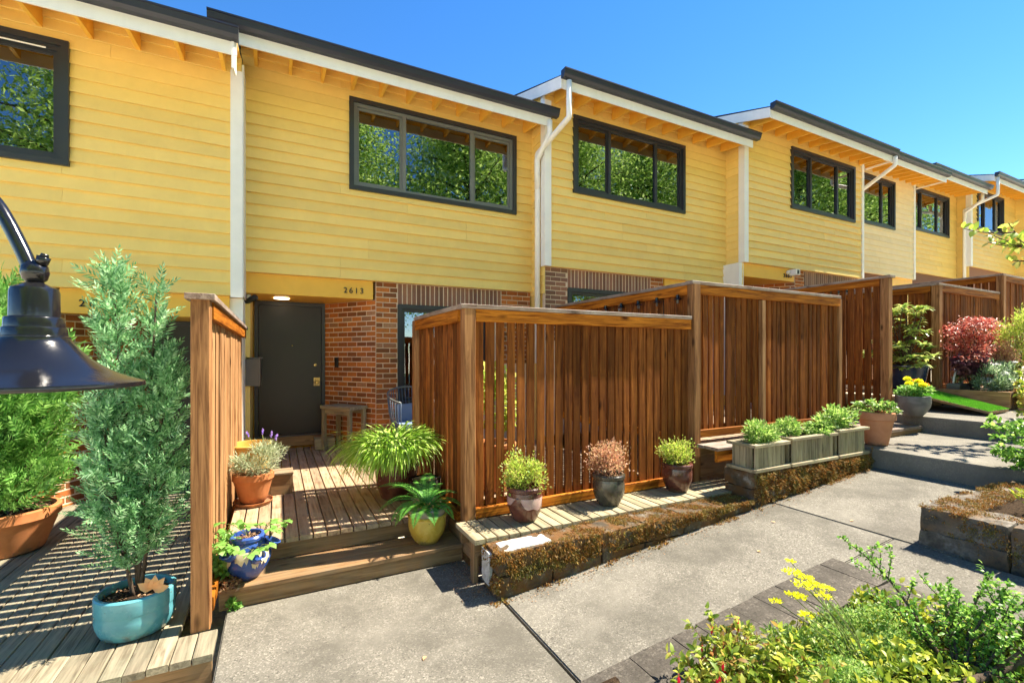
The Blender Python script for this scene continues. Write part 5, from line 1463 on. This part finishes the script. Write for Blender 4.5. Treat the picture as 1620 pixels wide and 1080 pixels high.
# ------------------------------------------------------------------ planting in the near bed and the raised bed
def branchy(name, label, cat, base, tips, lf, nleaf, L, Wd, r0=.012, leaf_from=.25, six=False, stemm="bark", twigs=5, tw=.16, jit=.6, sp=.028):
    """woody shrub: limbs from base to tips, side twigs, leaves strung along them"""
    t = thing(name, base, label, cat)
    mb = MB(); LP = []; LD = []
    for tip in tips:
        b = Vector(base); e = Vector(tip); L_ = (e - b).length
        mid = (b + e) / 2 + Vector((random.uniform(-.08, .08) * L_, random.uniform(-.08, .08) * L_, random.uniform(.0, .14) * L_))
        path_ = smooth_path([b, mid, e], 6); k = len(path_)
        mb.tube(path_, [r0 * (1 - .85 * i / (k - 1)) for i in range(k)], 5)
        segs = [(path_, leaf_from)]
        for q in range(twigs):
            f = random.uniform(.25, .97); j = min(int(f * (k - 1)), k - 2); p = path_[j]; d = (path_[j + 1] - p).normalized()
            sd = Vector((random.gauss(0, 1), random.gauss(0, 1), random.gauss(.35, .6))); sd = (sd - d * sd.dot(d)).normalized()
            l_ = tw * random.uniform(.5, 1.2) * (1.1 - .5 * f)
            tp = smooth_path([p, p + (d * .5 + sd * .6) * l_, p + (d * .9 + sd * .9) * l_], 3)
            mb.tube(tp, [r0 * .3 * (1 - .7 * i / (len(tp) - 1)) for i in range(len(tp))], 4); segs.append((tp, .12))
        for pth, fr in segs:
            m_ = len(pth)
            ln = sum((pth[i + 1] - pth[i]).length for i in range(m_ - 1)); cnt = max(3, int(ln * (1 - fr) / sp))
            for q in range(cnt):
                f = fr + (1 - fr) * (q + random.random()) / cnt; x_ = f * (m_ - 1); j = min(int(x_), m_ - 2)
                p = pth[j].lerp(pth[j + 1], x_ - j); d = (pth[j + 1] - pth[j]).normalized()
                for w_ in range(nleaf): LP.append(p + Vector((random.gauss(0, .006), random.gauss(0, .006), random.gauss(0, .006)))); LD.append(d)
    mb.build("branches", stemm, tuple(base), t, True, "stuff")
    P = np.array(LP); Dv = np.array(LD); rnd = unit(rng.normal(size=P.shape) + np.array([0, 0, .25]))
    out = unit(rnd - Dv * np.sum(rnd * Dv, 1, keepdims=True) * .6 + Dv * .35)
    s = .65 + .7 * rng.random(len(P))
    g_ = (leaf_geo6 if six else leaf_geo)(P, out, unit(np.array([0, 0, 1.0]) + .6 * rng.normal(size=P.shape)), L * s, Wd * s, .15, .1)
    foliage("foliage", g_, lf, tuple(base), t)
    return t, P
bx_, by_, bz_ = 2.88, .98, .12
tips = [(3.02, 1.50, .58), (3.00, 1.36, .38), (3.3, 1.22, .42), (3.42, 1.05, .52), (3.25, .92, .58), (3.5, .82, .58), (3.35, .62, .50), (3.12, .70, .56), (3.1, 1.12, .44), (3.25, 1.08, .38), (3.1, .85, .46), (3.3, .75, .38),
        (3.55, .95, .44), (3.2, 1.22, .30), (3.6, 1.12, .56), (3.4, .9, .32), (3.1, .6, .42), (3.5, .6, .4)]
branchy("evergreen_shrub", "small-leaved evergreen shrub with a bare curved limb in the near bed, arching over the pavers", "shrub", (bx_, by_, bz_), tips[:12], "lf_box", 2, .023, .013, .011, .25, six=True, twigs=8, tw=.16, sp=.009)
MB().tube(smooth_path([(2.70, .96, .20), (2.85, .92, .22), (3.0, .86, .26), (3.1, .80, .36)], 5), [.020] * 8 + [.017] * 8, 8).build("limb", "bark", (2.7, .9, .2), D.objects[[o.name for o in D.objects if o.name.startswith("evergreen_shrub")][0]], True)
fu = (2.02, 1.36, .04)
tips = [(1.72, 1.66, .14), (1.85, 1.72, .20), (1.98, 1.74, .26), (2.10, 1.72, .30), (1.66, 1.55, .10), (1.74, 1.46, .20), (1.90, 1.56, .30), (2.04, 1.60, .33), (2.18, 1.62, .32), (1.66, 1.32, .16), (1.82, 1.34, .27), (1.96, 1.40, .34), (2.14, 1.46, .36), (1.7, 1.18, .2), (1.9, 1.18, .28), (2.06, 1.18, .32), (2.24, 1.34, .34), (2.3, 1.52, .28), (1.78, 1.58, .16), (2.2, 1.68, .2), (2.36, 1.58, .18)]
tips = [(a, b - .03, .04 + (c - .04) * .8) for a, b, c in tips]
t, FP = branchy("fuchsia_bush", "hardy fuchsia with small red hanging flowers spilling over the pavers of the near bed", "shrub", fu, tips, "lf_fuchsia", 2, .040, .017, .006, .15, six=True, stemm="red_stem", twigs=8, tw=.15, sp=.013)
cand = [p for p in FP if p[1] > 1.42 and p[2] > .1]
for q in range(48):
    p = Vector(random.choice(cand)); L = random.uniform(.035, .055)
    m = MB().tube([p, p + Vector((0, 0, -.018)), p + Vector((0, 0, -.022)), p + Vector((0, 0, -.022 - L * .45)), p + Vector((0, 0, -.022 - L))], [0.0014, .0016, .006, .007, .0018], 6)
    m.build("flower", "fl_red", tuple(p), t, True)
# golden ground cover filling the bed
t = thing("golden_groundcover", (2.4, 1.2, .05), "yellow-green ground cover filling the near flower bed around the fuchsia", "ground cover")
n = 9500
u, v = rng.random(n), rng.random(n)
gx_ = 1.62 + 1.72 * u; gy_ = -.2 + 1.82 * v
hh = np.array([.10 + .11 * mnoise.noise(Vector((a * 3.2, b * 3.2, 1))) + .05 * mnoise.noise(Vector((a * 9, b * 9, 4))) for a, b in zip(gx_, gy_)])
zz = .02 + .085 * (gx_ - 1.4) * .6 + np.maximum(hh, .02) * (.35 + .9 * rng.random(n)) + .07 * np.clip(1.45 - gy_, 0, .6)
edge = (gy_ < 1.58 - .10 * np.sin(gx_ * 9)) 
P = np.stack([gx_, gy_, zz], 1)[edge]
foliage("foliage", leafy(P, rdir(len(P)), .042, .021, .45, .6, True), "lf_golden", (2.4, 1.2, .1), t)
tv = thing("thyme_mat", (2.55, 1.45, .1), "fine pale green mat of tiny leaves between the pavers and the evergreen shrub", "ground cover")
n = 9000; P = np.stack([2.25 + .85 * rng.random(n), 1.15 + .42 * rng.random(n), .14 + .10 * rng.random(n)], 1); P[:, 2] += .05 * np.sin(P[:, 0] * 14) * np.sin(P[:, 1] * 17)
foliage("foliage", leafy(P, rdir(n), .022, .007, .8, .4), "lf_planter", (2.5, 1.4, .2), tv)
# yellow-flowered sedum-like stalks
t = thing("yellow_flower", (2.45, 1.30, .15), "stalks of flat yellow flower clusters standing above the near bed", "flower")
mb = MB(); gs = []
for k, (x_, y_, z_, s) in enumerate(((2.42, 1.50, .56, 1.2), (2.46, 1.47, .50, 1.4), (2.42, 1.50, .44, .9), (2.55, 1.50, .50, .9), (2.60, 1.50, .46, 1.1), (2.60, 1.45, .42, 1.1), (2.66, 1.46, .44, .9), (2.52, 1.52, .40, 1.0), (2.44, 1.44, .36, .9), (2.50, 1.56, .58, .6), (2.36, 1.55, .40, .8))):
    b = Vector((2.55 + random.uniform(-.06, .06), 1.22 + random.uniform(-.05, .05), .14)); e = Vector((x_, y_, z_)); md = (b + e) / 2 + Vector((.02, -.02, .02))
    mb.tube(smooth_path([b, md, e], 4), .0028, 4)
    n = int(70 * s); c = np.array(e); d = rdir(n); r_ = .036 * s * rng.random((n, 1)) ** .5
    Pk = c + d * r_ * np.array([1, 1, .22]); gs.append(leaf_geo(Pk, unit(d * np.array([1, 1, .3]) + [0, 0, .5]), rng.normal(size=(n, 3)), .014, .010))
    for f in (.5, .65, .8): 
        p = b.lerp(e, f) + Vector((.01, 0, .01))
mb.build("stem", "green_stem", (2.5, 1.3, .2), t, True, "stuff")
foliage("flower_clusters", merge(gs), "fl_yellow", (2.5, 1.4, .5), t)
# raised bed plants
P, out = clump_pts(900, (5.15, 1.22, .64), (.30, .24, .10), 16, .35)
t = thing("feathery_groundcover", (5.15, 1.22, .55), "feathery yellow-green plant growing on top of the mossy raised bed", "ground cover"); foliage("foliage", leafy(P, out, .05, .014, .7, .5), "lf_golden", (5.15, 1.22, .6), t)
tips = [(6.45 + random.uniform(-.25, .9), 1.65 + random.uniform(-.9, .25), random.uniform(.72, 1.05)) for _ in range(13)] + [(5.95, 1.80, .95), (6.0, 1.78, .78), (6.2, 1.9, 1.02), (6.05, 1.7, .68)]
branchy("glossy_shrub", "loose bright green shrub leaning over the path steps at the right edge", "shrub", (6.95, 1.25, .6), tips, "lf_box", 3, .046, .026, .014, .3, six=True, twigs=8, tw=.30, sp=.016)
tips = [(8.3 + random.uniform(-.1, .9), 2.05 + random.uniform(-.5, .3), random.uniform(1.0, 1.45)) for _ in range(12)]
branchy("leafy_shrub", "bright green shrub at the upper right between the turf ramp and the path", "shrub", (8.9, 1.75, .9), tips, "lf_fuchsia", 3, .06, .034, .012, .3, six=True, twigs=7, tw=.3, sp=.022)
# slender tree whose branch enters the picture at the right
base = (9.6, 1.2, .9)
tips = [(8.45, 2.42, 3.42), (8.52, 2.36, 3.22), (8.7, 2.2, 3.6), (9.2, 1.9, 4.2), (9.9, 1.6, 4.5), (10.4, 1.0, 4.2), (10.1, .5, 4.3), (9.3, .6, 4.4), (8.9, 1.0, 3.9), (9.5, 1.3, 4.8), (8.8, 1.6, 3.2)]
branchy("slender_tree", "slender tree whose leafy twig pokes in at the right edge against the far houses", "tree", base, tips, "lf_lime", 2, .11, .06, .035, .55, six=True, twigs=8, tw=.6, sp=.07)

# ------------------------------------------------------------------ trees across the path, seen reflected in the windows
def big_tree_meshes(seed, h=13.0, r=4.1):
    rs = np.random.default_rng(seed); random.seed(seed)
    mb = MB(); mb.tube(smooth_path([(0, 0, -.3), (.1, .05, h * .3), (-.05, .1, h * .6), (.05, 0, h * .92)], 4), [.26 * (1 - .07 * i) for i in range(13)], 8)
    ps = []; 
    for k in range(58):
        f = .20 + .78 * k / 57; a = k * 2.4 + rs.random(); rr = r * (math.sin(math.pi * min(1, .18 + .8 * f)) ** .7) * (.7 + .5 * rs.random())
        b = Vector((0, 0, h * f * .93)); e = b + Vector((math.cos(a) * rr, math.sin(a) * rr, rr * .35 - .3))
        mb.tube([b, (b + e) / 2 + Vector((0, 0, .25)), e], [.07, .045, .015], 5)
        for q in (.4, .6, .8, 1.0):
            c = b.lerp(e, q); ps.append(np.array(c) + rs.normal(size=(190, 3)) * np.array([.6, .6, .42]))
    P = np.concatenate(ps)
    Dv = unit(rs.normal(size=P.shape) * np.array([1, 1, .6]) + np.array([0, 0, -.35])); s = .7 + .6 * rs.random(len(P))
    V, F = leaf_geo(P, Dv, unit(np.array([0, 0, 1.0]) + .5 * rs.normal(size=P.shape)), .165 * s, .085 * s, .1, .15)
    return mesh("trunk", mb.V, mb.F, "bark", True), mesh_np("crown", V, F, "lf_tree")
tk, cr = big_tree_meshes(11)
for k, (x_, y_, s, rz_) in enumerate(((31.0, -6.5, 1.1, .3), (38.5, -7.0, 1.15, 1.9), (46.5, -7.0, 1.2, 3.3), (-6.5, -12.5, 1.3, 0), (2.5, -13.6, 1.32, 1.2), (10.3, -12.2, 1.25, 2.6), (17.5, -13.4, 1.35, 4.0), (24.5, -12.8, 1.3, 5.1), (32.0, -13.5, 1.35, .7))):
    t = thing("shade_tree", (x_, y_, zp0(max(x_, 0)) - .1), ["leafy tree far along the path, mirrored in the left pane of the window of 2609", "leafy tree far along the path, mirrored in the right pane of the window of 2609", "leafy tree farthest along the path, mirrored in the far windows", "leafy tree across the path, mirrored in the window behind the lamp", "leafy tree across the path, mirrored in the left pane of the window of 2613", "leafy tree across the path, mirrored in the window right of 2613", "leafy tree across the path, mirrored in the upper window of 2609", "leafy tree across the path, mirrored in the window of the pale set-back house", "leafy tree across the path, mirrored in the windows of the farthest houses"][k], "tree", "trees across the path")
    for nm, me in (("trunk", tk), ("crown", cr)):
        o = add(nm, me, tuple(W[t.name]), t)
        if nm == "crown": o["kind"] = "stuff"
    t.scale = (s, s, s); t.rotation_euler = (0, 0, rz_)
# fallen leaf litter on the path
for k, (x_, y_) in enumerate(((3.35, 2.35), (3.95, 2.6), (.75, 2.55), (4.45, 2.25))):
    V, F = leaf_geo6(np.array([[x_, y_, zp0(x_) + .006]]), np.array([[math.cos(k * 2.0), math.sin(k * 2.0), .1]]), np.array([[0, 0, 1.0]]), .035, .02, .2)
    o = foliage("fallen_leaf", (V, F), "dry_leaf", (x_, y_, zp0(x_)), None, None); tag(o, ["tiny fallen leaf in the middle of the sloping path", "tiny fallen leaf on the path near the mossy wall", "tiny fallen leaf on the concrete before the wooden step", "tiny fallen leaf on the path near the raised bed corner"][k], "leaf", "fallen leaves on the path")

n = 260; P = np.stack([-.325 + .10 * rng.random(n), 3.60 + .16 * rng.random(n), .145 + .05 * rng.random(n) ** 2], 1)
V, F = leaf_geo6(P, unit(rng.normal(size=(n, 3)) * np.array([1, 1, .5])), rng.normal(size=(n, 3)), .035, .016, .2, .3)
o = foliage("leaf_litter", (V, F), "chips", (-.28, 3.66, .143), None); tag(o, "pile of dry brown leaves between the blue pot and the knotty post", "leaf litter")
n = 420; t_ = rng.random(n); P = np.stack([1.12 + .24 * rng.random(n) ** .5, 3.0 + .6 * t_, np.full(n, .004) + .006 * rng.random(n)], 1)
V, F = leaf_geo(P, unit(rng.normal(size=(n, 3)) * np.array([1, 1, .25])), np.tile([0, 0, 1.0], (n, 1)), .014, .008)
o = foliage("leaf_litter", (V, F), "chips", (1.25, 3.2, .003), None); tag(o, "brown plant crumbs on the concrete between the step and the mossy wall end", "leaf litter")
n = 700; x_ = 1.45 + 4.6 * rng.random(n); P = np.stack([x_, 2.86 - .12 * rng.random(n) ** 3, np.array([zp0(a) for a in x_]) + .004], 1)
V, F = leaf_geo(P, unit(rng.normal(size=(n, 3)) * np.array([1, 1, .3])), np.tile([0, 0, 1.0], (n, 1)), .013, .008)
o = foliage("leaf_litter", (V, F), "chips", (3, 2.85, .1), None); tag(o, "line of brown debris on the path along the foot of the mossy walls", "leaf litter")
